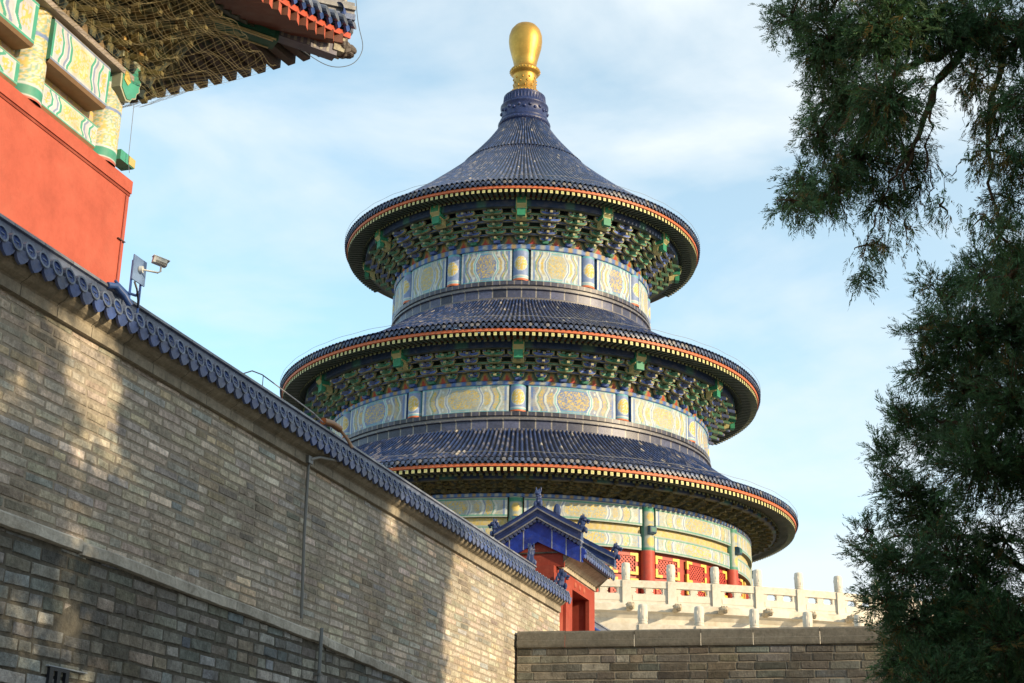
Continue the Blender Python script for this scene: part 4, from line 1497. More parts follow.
# soffit (netting over the brackets) and rafters
m = MB()
for side in (0, 1):
    ks = np.linspace(1.45, Kmax, 340)
    vv = np.linspace(0, 1, 90)
    P = []
    for k in ks:
        A = eave_pt(side, k, 0.95 + .55 * float(up(k)), .36)
        if side == 0:
            B = np.array([-12.95, min(A[1], SC + .1 + (A[1] - SC) * .05) if A[1] > SC else A[1], 12.62])
        else:
            B = np.array([min(A[0], -12.95) if A[0] > -12.95 else A[0], SC + .05, 12.62])
        rw = []
        for t in vv:
            p = B + (A - B) * t
            p[2] += .10 * math.sin(t * math.pi)
            rw.append(p)
        P.append(rw)
    P = np.array(P)
    U, V = np.meshgrid(ks, vv, indexing='ij')
    ph = (U / .55) % 1.0
    bm = .16 * np.abs(np.sin(ph * math.pi)) * np.abs(np.sin(V * math.pi * 3.2)) + .05 * sm_noise(U, V * 2, 6, 71 + side)
    P[..., 2] += bm * np.sin(np.clip(V, .02, .98) * math.pi) ** .5
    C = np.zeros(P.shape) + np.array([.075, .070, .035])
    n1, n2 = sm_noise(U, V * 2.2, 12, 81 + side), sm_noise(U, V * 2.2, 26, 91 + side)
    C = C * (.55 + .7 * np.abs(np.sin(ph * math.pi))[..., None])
    C = lerp(C, np.array([.24, .19, .07]), (np.abs(n1) < .07) * .8)
    C = lerp(C, np.array([.20, .17, .08]), (np.abs(n2) < .07) * .6)
    C = lerp(C, np.array([.03, .055, .05]), (n1 > .5) * .7)
    m.grid(P, C, flip=side == 0)
m.build('bracket_netting', M_NET, rh, smooth=True, org=RO)
tb_ = None
for side in (0, 1):
    for q_ in np.arange(.25, 7.2, .52):
        loc = (np.array([-12.98, SC - q_, 12.42]) if side == 0 else np.array([-13.0 - q_, SC + .02, 12.42])) - RO
        rz = -math.pi / 2 if side == 0 else 0.0
        if tb_ is None:
            tb_ = bracket_mesh(1.45, 1.40, .52, np.array([.05, .06, .032]), np.array([.035, .05, .045]), (.13, .105, .045), nose=.62).build('bracket_set', M_NET, rh)
            tb_.location, tb_.rotation_euler = loc, (0, 0, rz)
        else:
            link_copy(tb_, rh, loc, rz)

m = MB()
g_ = np.random.default_rng(12)
for side in (0, 1):
    def net_pt(k, t):
        q = 2.4 * t + .12 - .10 * math.sin(k * 6.1) * math.sin(t * 7) + .05 * math.sin(k * 17 + t * 5)
        out = .22 + 1.75 * t
        z = 12.30 + 1.42 * t - .06 * abs(math.sin(k * 6.04)) + .04 * math.sin(k * 11 + t * 9)
        if side == 0:
            return np.array([-13 + out, SC + out * .9 - k, z])
        return np.array([-13 + out * .9 - k, SC + out * .75, z])
    for t in np.linspace(.03, .86 if side == 0 else .5, 24 if side == 0 else 14):
        m.tube(np.array([net_pt(k, t + .02 * math.sin(k * 5 + t * 30)) for k in np.linspace(0, 7, 90)]), .0023, 3, np.array([.24, .20, .10]))
    for k in np.arange(.1, 7, .075):
        kk = k + .015 * g_.normal()
        m.tube(np.array([net_pt(kk + .12 * math.sin(t * 6 + kk * 3), t) for t in np.linspace(0, .86 if side == 0 else .5, 14)]), .0023, 3, np.array([.22, .18, .09]))
m.build('bird_net', M_PAINT, rh, org=RO)

m, mb_, mr_ = MB(), MB(), MB()
mts = [MB(), MB()]
for side in (0, 1):
    mt = mts[side]
    dirk = np.array([0, -1.0, 0]) if side == 0 else np.array([-1.0, 0, 0])
    outv = np.array([1.0, 0, 0]) if side == 0 else np.array([0, 1.0, 0])
    # flying rafters fan towards the corner
    for k in np.arange(.24, Kmax, .29):
        A = eave_pt(side, k, .02, -.02)
        w = float(up(k))
        back = k + w * .55
        back = max(back, 1.05)
        B = eave_pt(side, back, 1.15, .22)
        t = (A - B) / np.linalg.norm(A - B)
        sv = np.cross(t, ZV); sv /= np.linalg.norm(sv)
        hw_, th_ = .088, .20
        v = []
        for p in (A, B):
            v += [p - sv * hw_, p + sv * hw_, p + sv * hw_ - ZV * th_, p - sv * hw_ - ZV * th_]
        body = np.array([.085, .06, .045]) if side else np.array([.13, .05, .03])
        m.add(np.array(v), [(0, 4, 5, 1), (1, 5, 6, 2), (2, 6, 7, 3), (3, 7, 4, 0)], body)
        m.add(np.array(v[:4]) + t * .004, [(0, 1, 2, 3)], np.array([.42, .085, .04]))
        # eave rafters (inner row)
        A2 = eave_pt(side, back + .05, 1.0, .06)
        B2 = eave_pt(side, max(back + w * 1.2, 2.2), 2.3, .75)
        v = []
        for p in (A2, B2):
            v += [p - sv * .07, p + sv * .07, p + sv * .07 - ZV * .14, p - sv * .07 - ZV * .14]
        m.add(np.array(v), [(0, 4, 5, 1), (1, 5, 6, 2), (2, 6, 7, 3), (3, 7, 4, 0), (3, 2, 1, 0)], np.array([.06, .075, .05]))
    # red fascia and soffit boards; inner soffit painted dark as shade
    ks = np.linspace(0, Kmax, 80)
    P = np.array([[eave_pt(side, k, .0, .10), eave_pt(side, k, .0, -.02), eave_pt(side, max(k, .16), .16, .012), eave_pt(side, max(k, .2), .2, .02), eave_pt(side, max(k, 1.15), 1.15, .22), eave_pt(side, max(k, 1.2), 1.2, .05), eave_pt(side, max(k, 2.4), 2.4, .70)] for k in ks])
    cc = np.zeros(P.shape) + np.array([.45, .075, .035])
    cc[:, 3:] = np.array([.05, .045, .035])
    mb_.grid(P, cc, flip=side == 0)
    # tile ends
    for k in np.arange(.10, Kmax, .29):
        p = eave_pt(side, k, -.10, .26)
        ang = np.linspace(0, 2 * math.pi, 12, endpoint=False)
        tv = dirk
        dc = np.array([.12, .135, .17]) * (.7 + .6 * rng.random())
        rr = .105
        front = [p + tv * math.cos(a) * rr + ZV * math.sin(a) * rr * 1.15 + outv * (.02 - .03 * math.sin(a)) for a in ang]
        bk = [q_ - outv * .5 + ZV * .20 for q_ in front]
        ri = [p + tv * math.cos(a) * rr * .7 + ZV * math.sin(a) * rr * .8 + outv * (.005 - .02 * math.sin(a)) for a in ang]
        v = np.array(bk + front + ri + [p + outv * .02])
        q = []
        for l in range(2):
            q += [(l * 12 + j, l * 12 + (j + 1) % 12, (l + 1) * 12 + (j + 1) % 12, (l + 1) * 12 + j) for j in range(12)]
        cl = np.vstack([np.tile(np.array([.03, .06, .20]), (12, 1)), np.tile(dc, (12, 1)), np.tile(dc * .5, (12, 1)), dc[None]])
        mt.add(v, q, cl, [(24 + j, 24 + (j + 1) % 12, 36) for j in range(12)])
        fr_ = (eave_pt(side, k + .145, -.06, .20), dirk, outv, ZV)
        mt.prism(fr_, [(-.11, .02), (-.10, -.06), (0, -.16), (.10, -.06), (.11, .02)], -.03, .02, np.array([.03, .065, .20]) * (.6 + .8 * rng.random()))
    # roof slope above
    P = np.array([[eave_pt(side, k, -.06, .27), eave_pt(side, k, .6, .55), eave_pt(side, k, 2.2, 1.5), eave_pt(side, k, 4.4, 3.2)] for k in np.linspace(.0, Kmax, 60)])
    # keep each slope on its own side of the hip
    if side == 0:
        lim = CS - (CN - P[..., 0]) * 1.0
        P[..., 1] = np.minimum(P[..., 1], lim)
    else:
        lim = CN - (CS - P[..., 1]) * 1.0
        P[..., 0] = np.minimum(P[..., 0], lim)
    mr_.grid(P, np.array([.03, .045, .11]), flip=side == 1)
mrf = mr_.build('tiled_roof', M_GLAZE, rh, org=RO)
for mt in mts:
    mt.build('tile_end_row', M_GLAZE2, mrf, org=RO)
m.build('eave_rafters', M_PAINT, rh, org=RO)
mb_.build('eave_board', M_PAINT, rh, org=RO)
# diagonal corner beam and its sleeve beast, hip ridge
m = MB()
tip = np.array([CN - .18, CS - .18, 14.16])
inn = np.array([CN - 3.2, CS - 3.2, 14.50])
dv = (tip - inn); dv /= np.linalg.norm(dv)
sv = np.cross(dv, ZV); sv /= np.linalg.norm(sv)
uv_ = np.cross(sv, dv)
Ld = np.linalg.norm(tip - inn)
bf = (inn, dv, sv, uv_)
m.box(bf, (0, -.17, -.22), (Ld * .72, .17, .16), np.array([.02, .10, .06]))
m.box(bf, (0, .165, -.15), (Ld * .70, .185, .10), np.array([.03, .16, .10]))
for zz in (-.205, .14):
    m.box(bf, (0, .17, zz - .015), (Ld * .71, .19, zz + .015), np.array([.55, .48, .22]))
m.box(bf, (0, -.16, -.235), (Ld * .7, -.13, -.218), np.array([.5, .42, .2]))
m.box(bf, (0, .12, -.235), (Ld * .7, .16, -.218), np.array([.5, .42, .2]))
m.box(bf, (Ld * .72, -.12, -.06), (Ld * .99, .12, .18), np.array([.14, .13, .16]))
for q_ in np.arange(.73, .97, .03):
    m.box(bf, (Ld * q_, -.125, -.04), (Ld * (q_ + .012), .125, .14), np.array([.30, .28, .24]))
m.build('corner_beam', M_PAINT, rh, org=RO)
m = MB()
bc = np.array([.10, .085, .075])
m.box(bf, (Ld * .97, -.15, .04), (Ld * 1.02, .15, .34), np.array([.36, .33, .24]))
hd = tip + dv * .12 + ZV * .20
m.blob(hd, (.17, .17, .17), bc, 9, .35)
m.blob(hd + dv * .14 + ZV * .03, (.13, .13, .09), bc, 8, .3)
m.blob(hd + dv * .12 - ZV * .09, (.11, .11, .05), bc, 8, .3)
for s_ in (-1, 1):
    m.blob(hd + sv * s_ * .11 + ZV * .12, (.05, .05, .07), bc * 1.3, 6)
    m.blob(hd + sv * s_ * .14 - dv * .05, (.06, .06, .09), bc, 6, .3)
m.build('corner_beast', M_STONE, rh, org=RO)
m = MB()
hc = np.array([.17, .165, .16])
for (w, zo, hh, cc) in ((.20, .28, .12, (.06, .09, .17)), (.14, .40, .10, (.17, .165, .17)), (.20, .50, .08, (.20, .19, .18)), (.12, .58, .12, (.16, .16, .17))):
    pts = []
    for f in np.linspace(0, 6, 14):
        p = np.array([CN - f, CS - f, 13.80 + .84 * float(up(f)) + .16 * f + .012 * f * f + zo])
        e = np.array([-.7071, .7071, 0]) * w
        pts.append([p - e, p + e, p + e + ZV * hh, p - e + ZV * hh, p - e])
    m.grid(np.array(pts), np.array(cc))
    m.add(np.array(pts[0][:4]), [(3, 2, 1, 0)], np.array(cc))
for f in (.15, .55, .95, 1.35):
    p = np.array([CN - f, CS - f, 13.80 + .84 * float(up(f)) + .16 * f + .68])
    m.blob(p + ZV * .14, (.10, .10, .18), hc, 8, .3)
    m.blob(p + ZV * .36 + np.array([.06, .06, 0]), (.09, .09, .09), hc, 8, .3)
m.build('hip_ridge', M_GLAZE2, rh, org=RO)
# thin cable hanging in a loop from the eave corner
m = MB()
t = np.linspace(0, 1, 40)
c0, c1 = tip + np.array([-.55, -.55, -.03]), tip + np.array([.16, .16, 2.2])
P = np.stack([c0 + (c1 - c0) * 0 for _ in t])
ctrl = np.array([c0, c0 + (.45, .45, -.28), tip + np.array([.26, .26, -.10]), tip + np.array([.40, .40, .35]), tip + np.array([.26, .26, .8]), c1])
tt = np.linspace(0, 1, len(ctrl))
P = np.stack([np.interp(t, tt, ctrl[:, i]) for i in range(3)], -1)
for _ in range(14):
    P[1:-1] = (P[:-2] + 2 * P[1:-1] + P[2:]) / 4
m.tube(P, .008, 5, (.10, .12, .14))
m.build('cable', M_METAL, rh, org=RO)
m = MB()
m.tube([(-12.9, SC - .32, 12.0), (-12.9, SC - .30, 10.95), (-12.9, SC - .22, 10.75)], .006, 4, (.1, .12, .14))
m.build('cable', M_METAL, rh, org=RO)

# ------------------------------------------------------------------ fittings on the long wall
# conduit running down the wall
cd, CO = wall_thing('conduit_pipe', 'thin grey metal conduit running down the long brick wall', 'pipe', -8.45, 17.8, 0.0)
m = MB()
m.tube([(-8.33, 18.3, 5.20), (-8.37, 17.85, 5.13), (-8.42, 17.68, 5.06), (-8.44, 17.66, 4.96), (-8.455, 17.70, 4.0), (-8.455, 17.78, 2.90)], .022, 8, (.17, .17, .16))
m.tube([(-8.35, 18.22, 2.83), (-8.35, 18.22, -1.6)], .026, 8, (.16, .17, .17))
m.build('pipe', M_METAL, cd, smooth=True, org=CO)
for lo, hi in (((-8.42, 18.17, 2.2), (-8.32, 18.27, 2.23)), ((-8.42, 18.17, .6), (-8.32, 18.27, .63)), ((-8.50, 17.60, 5.0), (-8.41, 17.74, 5.10))):
    m = MB()
    m.box(WF, lo, hi, (.12, .12, .11))
    m.build('clip', M_METAL, cd, org=CO)

# security camera
cm, CMO = wall_thing('security_camera', 'white security camera on a blue metal stand above the wall coping', 'camera', -8.75, 13.1, 5.6)
BLM = np.array([.035, .10, .33])
m = MB()
m.tube([(-8.75, 13.36, 5.45), (-8.75, 13.36, 6.32)], .014, 6, BLM)
m.tube([(-8.75, 13.56, 5.45), (-8.75, 13.56, 6.28)], .014, 6, BLM)
m.build('stand', M_METAL, cm, org=CMO)
m = MB()
m.box(WF, (-8.735, 13.33, 6.08), (-8.72, 13.60, 6.38), np.array([.16, .24, .40]))
m.build('mounting_plate', M_METAL, cm, org=CMO)
m = MB()
WC = np.array([.56, .56, .52])
m.tube([(-8.72, 13.46, 6.24), (-8.68, 13.47, 6.24)], .042, 12, WC)
m.tube([(-8.69, 13.47, 6.24), (-8.55, 13.58, 6.23), (-8.53, 13.60, 6.25), (-8.53, 13.60, 6.33)], .012, 8, WC)
m.build('bracket_arm', M_METAL, cm, smooth=True, org=CMO)
m = MB()
cdv = np.array([.62, .75, -.16]); cdv /= np.linalg.norm(cdv)
csv = np.cross(cdv, ZV); csv /= np.linalg.norm(csv)
cuv = np.cross(csv, cdv)
cf = (np.array([-8.55, 13.57, 6.37]), cdv, csv, cuv)
m.box(cf, (-.07, -.034, -.042), (.09, .034, .034), WC * .8)
m.box(cf, (-.08, -.04, .034), (.12, .04, .043), WC * .95)
m.box(cf, (.089, -.031, -.038), (.10, .031, .031), np.array([.03, .03, .03]))
m.box(cf, (-.04, .034, -.042), (.088, .037, -.008), np.array([.05, .05, .05]))
m.build('housing', M_METAL, cm, org=CMO)
m = MB()
m.tube([(-8.73, 13.40, 6.07), (-8.70, 13.42, 5.98), (-8.72, 13.50, 5.88), (-8.75, 13.56, 5.80)], .012, 6, np.array([.02, .02, .02]))
m.build('cable', M_METAL, cm, smooth=True, org=CMO)
m = MB()
m.tube([(-8.75, 13.55, 6.0), (-8.73, 13.46, 5.92), (-8.75, 13.30, 5.90), (-8.80, 13.12, 5.98)], .016, 6, BLM * .6)
m.tube([(-8.84, 13.05, 5.90), (-8.80, 13.16, 5.93), (-8.76, 13.28, 5.86), (-8.72, 13.36, 5.76)], .04, 8, np.array([.03, .07, .2]))
m.build('conduit_elbow', M_METAL, cm, smooth=True, org=CMO)

# bird-spike style wire and rust-coloured clamp on the coping
wc, WCO = wall_thing('cable_bracket', 'rusty clamp with a thin wire on the ridge of the wall coping', 'bracket', -8.9, 18.0, 5.9)
m = MB()
m.tube([(-8.88, 16.4, 5.93), (-8.88, 16.65, 6.05), (-8.88, 16.95, 6.09), (-8.88, 17.3, 6.08)], .009, 5, (.05, .05, .05))
m.tube([(-8.88, 16.98, 5.92), (-8.88, 16.98, 6.09)], .006, 5, (.05, .05, .05))
m.tube([(-8.88, 17.3, 6.08), (-8.86, 18.6, 6.02), (-8.86, 18.95, 5.98)], .009, 5, (.45, .43, .40))
m.build('wire', M_METAL, wc, org=WCO)
m = MB()
m.tube([(-8.86, 18.95, 6.0), (-8.84, 19.2, 6.03), (-8.80, 19.42, 6.0)], .055, 8, (.26, .11, .03))
m.tube([(-8.80, 19.4, 6.0), (-8.70, 19.5, 5.86), (-8.62, 19.52, 5.72)], .026, 8, (.26, .13, .05))
m.build('clamp', M_METAL, wc, smooth=True, org=WCO)

# stencilled black mark low on the wall
mk, MKO = wall_thing('wall_mark', 'small black two window stencil mark low on the lower brickwork', 'sign', -8.37, 12.55, 1.3)
m = MB()
K = (.008, .010, .014)
MX0, MX1, MZ1 = 12.17, 12.50, 1.60
x0, x1, z0, z1 = MX0, MX1, MZ1 - .21, MZ1
for lo, hi in (((x0, z1 - .03), (x1, z1)), ((x0, z0), (x1, z0 + .045)), ((x0, z0 + .045), (x0 + .065, z1 - .03)), ((x1 - .06, z0 + .045), (x1, z1 - .03)), ((x0 + .13, z0 + .045), (x0 + .185, z1 - .03))):
    m.box(WF, (-8.42, lo[0], lo[1]), (-8.379, hi[0], hi[1]), K)
m.build('black_frame', M_METAL, mk, org=MKO)
m = MB()
m.box(WF, (-8.41, x0 - .03, z1 + .004), (-8.376, x1 + .30, z1 + .016), (.30, .33, .36))
m.build('top_strip', M_METAL, mk, org=MKO)


# ------------------------------------------------------------------ cypress trees
def sprays(P, D, Ls, g, cols, m_leaf=16, wid=.10):
    """feathery cypress sprays: P base, D direction, Ls length; returns verts, quads, colours"""
    n = len(P)
    D = D / (np.linalg.norm(D, axis=1)[:, None] + 1e-9)
    rnd = g.normal(size=(n, 3))
    S = np.cross(D, rnd); S /= np.linalg.norm(S, axis=1)[:, None] + 1e-9
    Nn = np.cross(D, S)
    t = (np.arange(m_leaf) + .3) / m_leaf
    side = np.where(np.arange(m_leaf) % 2 == 0, 1.0, -1.0)
    side[-1] = 0
    base = P[:, None] + D[:, None] * (Ls[:, None] * t[None])[..., None] - ZV * (Ls[:, None] * .12 * t[None] ** 2)[..., None]
    ll = Ls[:, None] * (.40 * (1 - .5 * t[None])) * (.7 + .6 * g.random((n, m_leaf)))
    ld = D[:, None] * (.75 + .2 * g.random((n, m_leaf, 1))) + S[:, None] * (side[None, :, None] * (.35 + .45 * g.random((n, m_leaf, 1)))) + Nn[:, None] * (.6 * (g.random((n, m_leaf, 1)) - .5))
    ld /= np.linalg.norm(ld, axis=2)[..., None]
    nz_ = np.cross(ld, Nn[:, None] + .8 * g.normal(size=(n, m_leaf, 3)))
    nz_ /= np.linalg.norm(nz_, axis=2)[..., None] + 1e-9
    w = ll * wid
    v = np.stack([base, base + ld * (ll * .5)[..., None] + nz_ * w[..., None], base + ld * ll[..., None], base + ld * (ll * .45)[..., None] - nz_ * w[..., None]], 2)
    q = np.arange(n * m_leaf * 4).reshape(-1, 4)
    c = np.repeat(cols[:, None] * (.75 + .5 * g.random((n, m_leaf, 1))), 4, axis=1).reshape(n, m_leaf, 4, 3) if False else np.repeat((cols[:, None] * (.75 + .5 * g.random((n, m_leaf, 1))))[:, :, None], 4, axis=2)
    return v.reshape(-1, 3), q, c.reshape(-1, 3)


LEAF = np.array([.072, .145, .060])
YEL_L = np.array([.19, .135, .04])


def curve(pts, k=24):
    pts = np.asarray(pts, float)
    tt = np.linspace(0, 1, len(pts))
    t = np.linspace(0, 1, k)
    P = np.stack([np.interp(t, tt, pts[:, i]) for i in range(3)], -1)
    for _ in range(8):
        P[1:-1] = (P[:-2] + 2 * P[1:-1] + P[2:]) / 4
    return P


def tree(name, label, base, top, clumps, limbs, seed, trunk_r=.3, group=None, leaf_l=.12):
    """clumps: (centre, radii, count, hang, yellow); limbs: polylines with start radius"""
    g = np.random.default_rng(seed)
    o = thing(name, label, 'tree', (base[0], base[1], 0), 0, group)
    org = np.array([base[0], base[1], 0])
    tr = MB()
    P = curve([base, base * .5 + top * .5 + np.array([.15, -.1, 0]), top], 20)
    tr.tube(P, np.linspace(trunk_r, trunk_r * .3, 20), 12)
    tr.build('trunk', M_BARK, o, smooth=True, org=org)
    lb = MB()
    for pts, r in limbs:
        Q = curve(pts, 22)
        Q[1:-1] += g.normal(size=(20, 3)) * .02
        lb.tube(Q, np.linspace(r, r * .12, 22), 6)
    AP, AD, AL, AC = [], [], [], []
    for (c, rad, cnt, hang, yel, *big) in clumps:
        c, rad = np.asarray(c, float), np.asarray(rad, float)
        d = g.normal(size=(cnt, 3))
        d /= np.linalg.norm(d, axis=1)[:, None]
        r = g.random(cnt) ** .45
        p = c + d * rad * r[:, None]
        # twiglets inside the clump: sprays gather along short shoots
        nt_ = max(4, cnt // 14)
        tips = c + (lambda z: z / np.linalg.norm(z, axis=1)[:, None])(g.normal(size=(nt_, 3))) * rad * (.45 + .65 * g.random((nt_, 1)))
        tips[:, 2] += hang * rad[2] * .5 * g.random(nt_)
        own = g.integers(nt_, size=cnt)
        f = g.random(cnt) ** .6
        start = c + (tips - c) * .25
        on = start[own] + (tips[own] - start[own]) * f[:, None] + g.normal(size=(cnt, 3)) * .05
        use = g.random(cnt) < .78
        p = np.where(use[:, None], on, p)
        out = tips[own] - c
        out /= np.linalg.norm(out, axis=1)[:, None] + 1e-9
        dd = out * .8 + np.array([0, 0, hang]) + g.normal(size=(cnt, 3)) * .45
        AP.append(p); AD.append(dd)
        AL.append((big[0] if big else 1.0) * leaf_l * (.6 + .8 * g.random(cnt)))
        cc = LEAF[None] * (.55 + .9 * g.random((cnt, 1))) * (1 + .25 * (g.random((cnt, 3)) - .5))
        isy = g.random(cnt) < yel
        cc = np.where(isy[:, None], YEL_L * (.7 + .6 * g.random((cnt, 1))), cc)
        AC.append(cc)
        for tp in tips[:: (max(1, nt_ // 24) if big else 1)]:
            mid = (c + tp) / 2 + g.normal(size=3) * .06
            lb.tube(curve([c, mid, tp], 6), np.linspace(.012, .003, 6), 3)
    lb.build('limbs', M_BARK, o, smooth=True, org=org)
    v, q, cc = sprays(np.vstack(AP), np.vstack(AD), np.concatenate(AL), g, np.vstack(AC))
    fo = MB()
    fo.add(v, q, cc)
    fo.build('foliage', M_LEAF, o, org=org)
    return o


def frame_x(c):
    d = np.asarray(c, float) - np.array([0, 0, EYE])
    return 512 + F_PX * d[0] / (d[1] * math.cos(PITCH) + d[2] * math.sin(PITCH))


def px_clumps(lst, Y, dens, spread):
    out = []
    g = np.random.default_rng(77)
    for (x, y, r, hang, yel, mul) in lst:
        yy = Y + (g.random() - .5) * spread
        c = at(x, y, yy)
        rm = r * yy / F_PX * 1.05
        cnt = int(dens * mul * (r / 30.0) ** 2)
        out.append((c, (rm, max(rm, .35) * 1.1, rm), cnt, hang, yel))
    return out


nearT = [(790, 20, 28, -.2, .02, 1), (830, 40, 48, -.3, .02, 1), (880, 30, 55, -.3, .03, 1), (935, 25, 50, -.3, .06, .9), (985, 25, 45, -.4, .12, .75), (1020, 40, 40, -.4, .15, .8),
         (845, 95, 45, -.4, .05, 1), (890, 100, 48, -.5, .08, .9), (820, 130, 26, -.5, .05, .9), (860, 155, 42, -.6, .12, .9), (905, 150, 34, -.7, .2, .6), (805, 190, 28, -.6, .03, 1.1), (790, 200, 16, -.4, .03, 1), (835, 185, 30, -.7, .08, .9),
         (880, 200, 26, -.9, .12, .7), (868, 245, 15, -1.2, .08, .7), (860, 275, 12, -1.0, .05, .9), (885, 245, 12, -1.3, .08, .6), (920, 185, 20, -1.2, .15, .5), (940, 205, 13, -1.4, .1, .5), (905, 225, 11, -1.4, .08, .5),
         (975, 75, 30, -1.0, .35, .5), (1000, 105, 32, -1.0, .35, .55), (990, 150, 26, -1.2, .35, .45), (1020, 160, 30, -1.0, .2, .6), (1010, 200, 26, -1.0, .15, .55), (1040, 100, 45, -.6, .1, .8), (1060, 190, 50, -.6, .1, .8),
         (1000, 235, 22, -.9, .15, .6), (1020, 250, 26, -.8, .12, .8), (985, 215, 16, -1.1, .2, .5), (1012, 275, 22, -.6, .08, .8),
         (1070, 20, 60, -.3, .05, .8), (900, -40, 60, -.3, .05, .8), (980, -50, 70, -.3, .05, .8), (820, -35, 45, -.3, .05, .8), (1060, -60, 70, -.2, .05, .8)]
nY = 11.5
near = px_clumps(nearT, nY, 430, 1.6)
# crown beyond the frame (to the right and above): larger, coarser clumps that also cast the wall's shade
g_ = np.random.default_rng(4)
for i in range(54):
    c = np.array([4.8, 9.6, 7.6]) + g_.normal(size=3) * np.array([1.4, 1.8, 2.4])
    if c[0] < 4.6 + (c[1] - 9.6) * .3: c[0] = 4.6 + (c[1] - 9.6) * .3 + g_.random() * 1.5
    c[2] = min(max(c[2], 2.6), 11.4)
    if frame_x(c) > 1140 + 900 / c[1]:
        near.append((c + np.array([.5, 0, 0]), (.95, .95, .8), 620, -.2, .05, 2.2))
tb, tt_ = np.array([6.2, 9.4, -.05]), np.array([5.6, 9.8, 8.6])
limbs = [([tt_ * .55 + tb * .45, at(1100, 40, 11.0), at(1020, 8, nY), at(965, 40, nY), at(935, 90, nY), at(915, 140, nY), at(905, 190, nY)], .085),
         ([at(965, 40, nY), at(900, 70, nY), at(850, 110, nY), at(815, 175, nY)], .04),
         ([tt_ * .75 + tb * .25, at(1060, 10, nY + .3), at(1005, 30, nY + .2), at(990, 110, nY + .2), at(985, 190, nY + .2), at(1000, 230, nY + .2)], .05),
         ([at(935, 90, nY), at(925, 160, nY), at(935, 190, nY), at(930, 215, nY)], .014),
         ([at(985, 150, nY), at(955, 165, nY), at(940, 200, nY)], .010),
         ([at(915, 140, nY), at(880, 200, nY), at(866, 250, nY), at(858, 285, nY)], .014),
         ([tt_ * .8 + tb * .2, at(950, -60, nY), at(870, -20, nY), at(810, 20, nY)], .06),
         ([at(990, 110, nY), at(1010, 160, nY), at(1018, 215, nY)], .016),
         ([at(1000, 60, nY), at(970, 90, nY), at(960, 130, nY)], .010)]
tree('cypress_tree', 'nearer cypress whose drooping branch hangs into the top right corner', tb, tt_, near, limbs, 3)

farT = [(985, 275, 40, .0, .06, .9), (940, 295, 28, .1, .08, .8), (920, 330, 20, .2, .06, .8), (960, 335, 45, .0, .06, 1), (1010, 330, 50, 0, .04, 1), (925, 370, 26, .2, .05, .9), (965, 390, 50, .1, .04, 1), (1015, 400, 50, 0, .04, 1),
        (910, 420, 24, .3, .03, .9), (935, 435, 40, .2, .03, 1), (890, 455, 20, .4, .03, .9), (885, 475, 18, .2, .03, .9), (980, 460, 50, .1, .03, 1), (1020, 470, 45, 0, .04, .8), (905, 495, 28, .2, .03, .9), (930, 515, 42, .1, .03, 1.0),
        (868, 530, 13, .5, .03, .9), (862, 550, 14, .3, .03, .8), (880, 560, 22, .2, .05, .8), (905, 570, 34, .1, .06, .9), (955, 560, 48, .0, .05, .9), (1005, 540, 34, 0, .05, .55), (985, 590, 45, 0, .12, .8), (885, 600, 24, .1, .05, .9), (920, 620, 42, 0, .06, 1.0),
        (960, 635, 50, 0, .06, 1.0), (1010, 640, 50, 0, .06, 1), (905, 660, 32, 0, .04, 1), (940, 690, 50, 0, .05, 1), (1000, 700, 55, 0, .04, 1), (1060, 300, 60, 0, .05, .8), (1070, 400, 60, 0, .05, .8), (1070, 500, 60, 0, .05, .8), (1070, 620, 60, 0, .05, .8), (960, 760, 70, 0, .05, .7), (1040, 780, 70, 0, .05, .7)]
fY = 16.0
far = px_clumps(farT, fY, 430, 2.4)
g_ = np.random.default_rng(6)
for i in range(40):
    c = np.array([7.8, 15.8, 6.6]) + g_.normal(size=3) * np.array([1.1, 1.5, 2.5])
    if c[0] < 7.0 + (c[1] - 15.8) * .4: c[0] = 7.0 + (c[1] - 15.8) * .4 + g_.random()
    c[2] = min(max(c[2], 2.0), 11.0)
    if frame_x(c) > 1110 + 900 / c[1]:
        far.append((c, (.95, .95, .9), 560, 0, .05, 2.0))
tb2, tt2 = np.array([7.0, 16.6, -.05]), np.array([6.7, 16.3, 8.8])
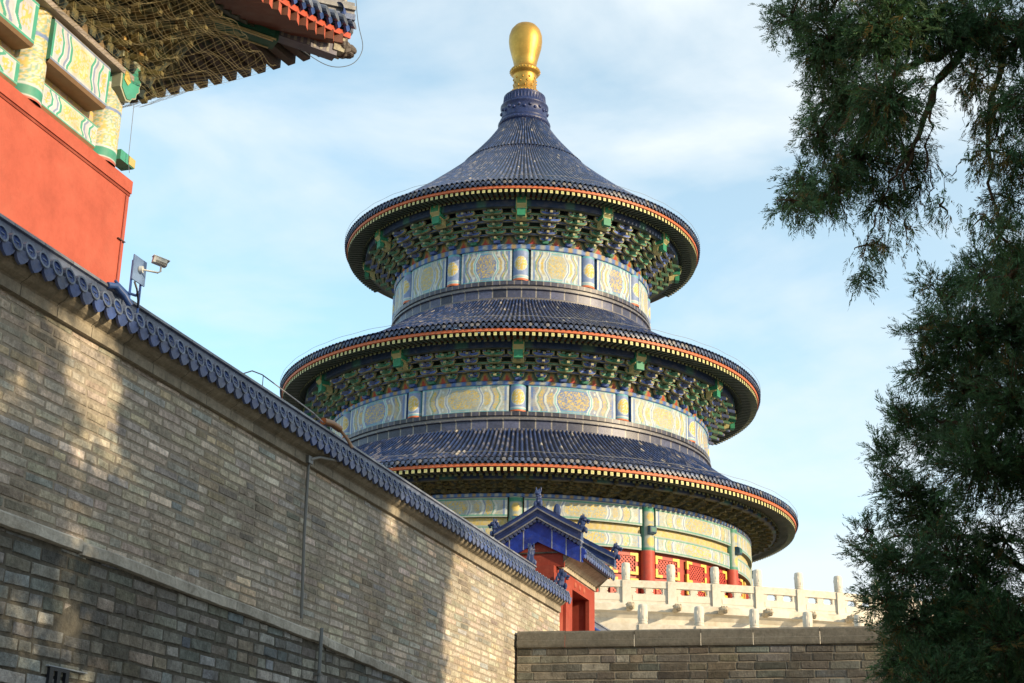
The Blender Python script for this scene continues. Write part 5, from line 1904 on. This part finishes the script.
limbs2 = [([tb2 * .45 + tt2 * .55, at(1000, 440, fY), at(950, 420, fY), at(912, 415, fY)], .05), ([tb2 * .35 + tt2 * .65, at(1000, 350, fY), at(950, 320, fY), at(915, 330, fY)], .05),
          ([tb2 * .55 + tt2 * .45, at(990, 545, fY), at(930, 530, fY), at(870, 545, fY)], .05), ([tb2 * .6 + tt2 * .4, at(1000, 600, fY), at(940, 610, fY), at(890, 610, fY)], .05),
          ([at(985, 330, fY), at(975, 380, fY), at(985, 440, fY), at(975, 520, fY)], .035), ([tb2 * .65 + tt2 * .35, at(985, 680, fY), at(920, 670, fY)], .05)]
tree('cypress_tree', 'dense dark cypress filling the lower right in front of the marble balustrade', tb2, tt2, far, limbs2, 5, leaf_l=.15)


# added cypresses, out of view right of the frame, placed to shade the long wall
def shade_tree(label, x, y, rad, h0, h1, n, seed):
    g = np.random.default_rng(seed)
    cl = []
    for i in range(n * 2):
        f = g.random()
        a = g.random() * 6.283
        rr = rad * math.sqrt(g.random()) * (1 - .35 * f)
        c = np.array([x + math.cos(a) * rr, y + math.sin(a) * rr, h0 + (h1 - h0) * f])
        if frame_x(c) > 1060 + 1700 / y and len(cl) < n:
            cl.append((c, (.8, .8, .75), 700, 0, .05, 1.5))
    b_, t_ = np.array([x, y, -.05]), np.array([x + .1, y, h1 - .3])
    lm = [([b_ + (t_ - b_) * f, cl[int(f * len(cl)) % len(cl)][0]], .05) for f in np.linspace(.25, .9, 12)]
    return tree('cypress_tree', label, b_, t_, cl, lm, seed, leaf_l=.20)


shade_tree('added cypress beyond the dense dark one, out of view, shading the long wall', 8.3, 18.0, 1.8, 2.0, 11.4, 70, 15)
shade_tree('added shade cypress between the two leaning ones, outside the picture on the right', 6.9, 13.2, 1.9, 2.0, 11.4, 80, 17)
shade_tree('added shade cypress with its trunk nearest the picture edge, just outside on the right', 5.9, 11.3, 1.4, 4.5, 11.4, 50, 18)
shade_tree('added shade cypress outside the picture on the right, level with the dense dark one', 8.1, 15.5, 1.4, 4.0, 11.4, 55, 19)
shade_tree('added shade cypress, just outside the picture on the right', 4.7, 6.9, 1.9, 2.0, 11.4, 60, 16)
shade_tree('tall cypress added for shade, outside the picture on the right, nearer one', 11.3, 8.2, 1.5, 3.0, 13.4, 70, 20)
shade_tree('tall cypress added for shade, outside the picture on the right, farther one', 12.6, 11.6, 1.5, 3.0, 13.4, 70, 21)
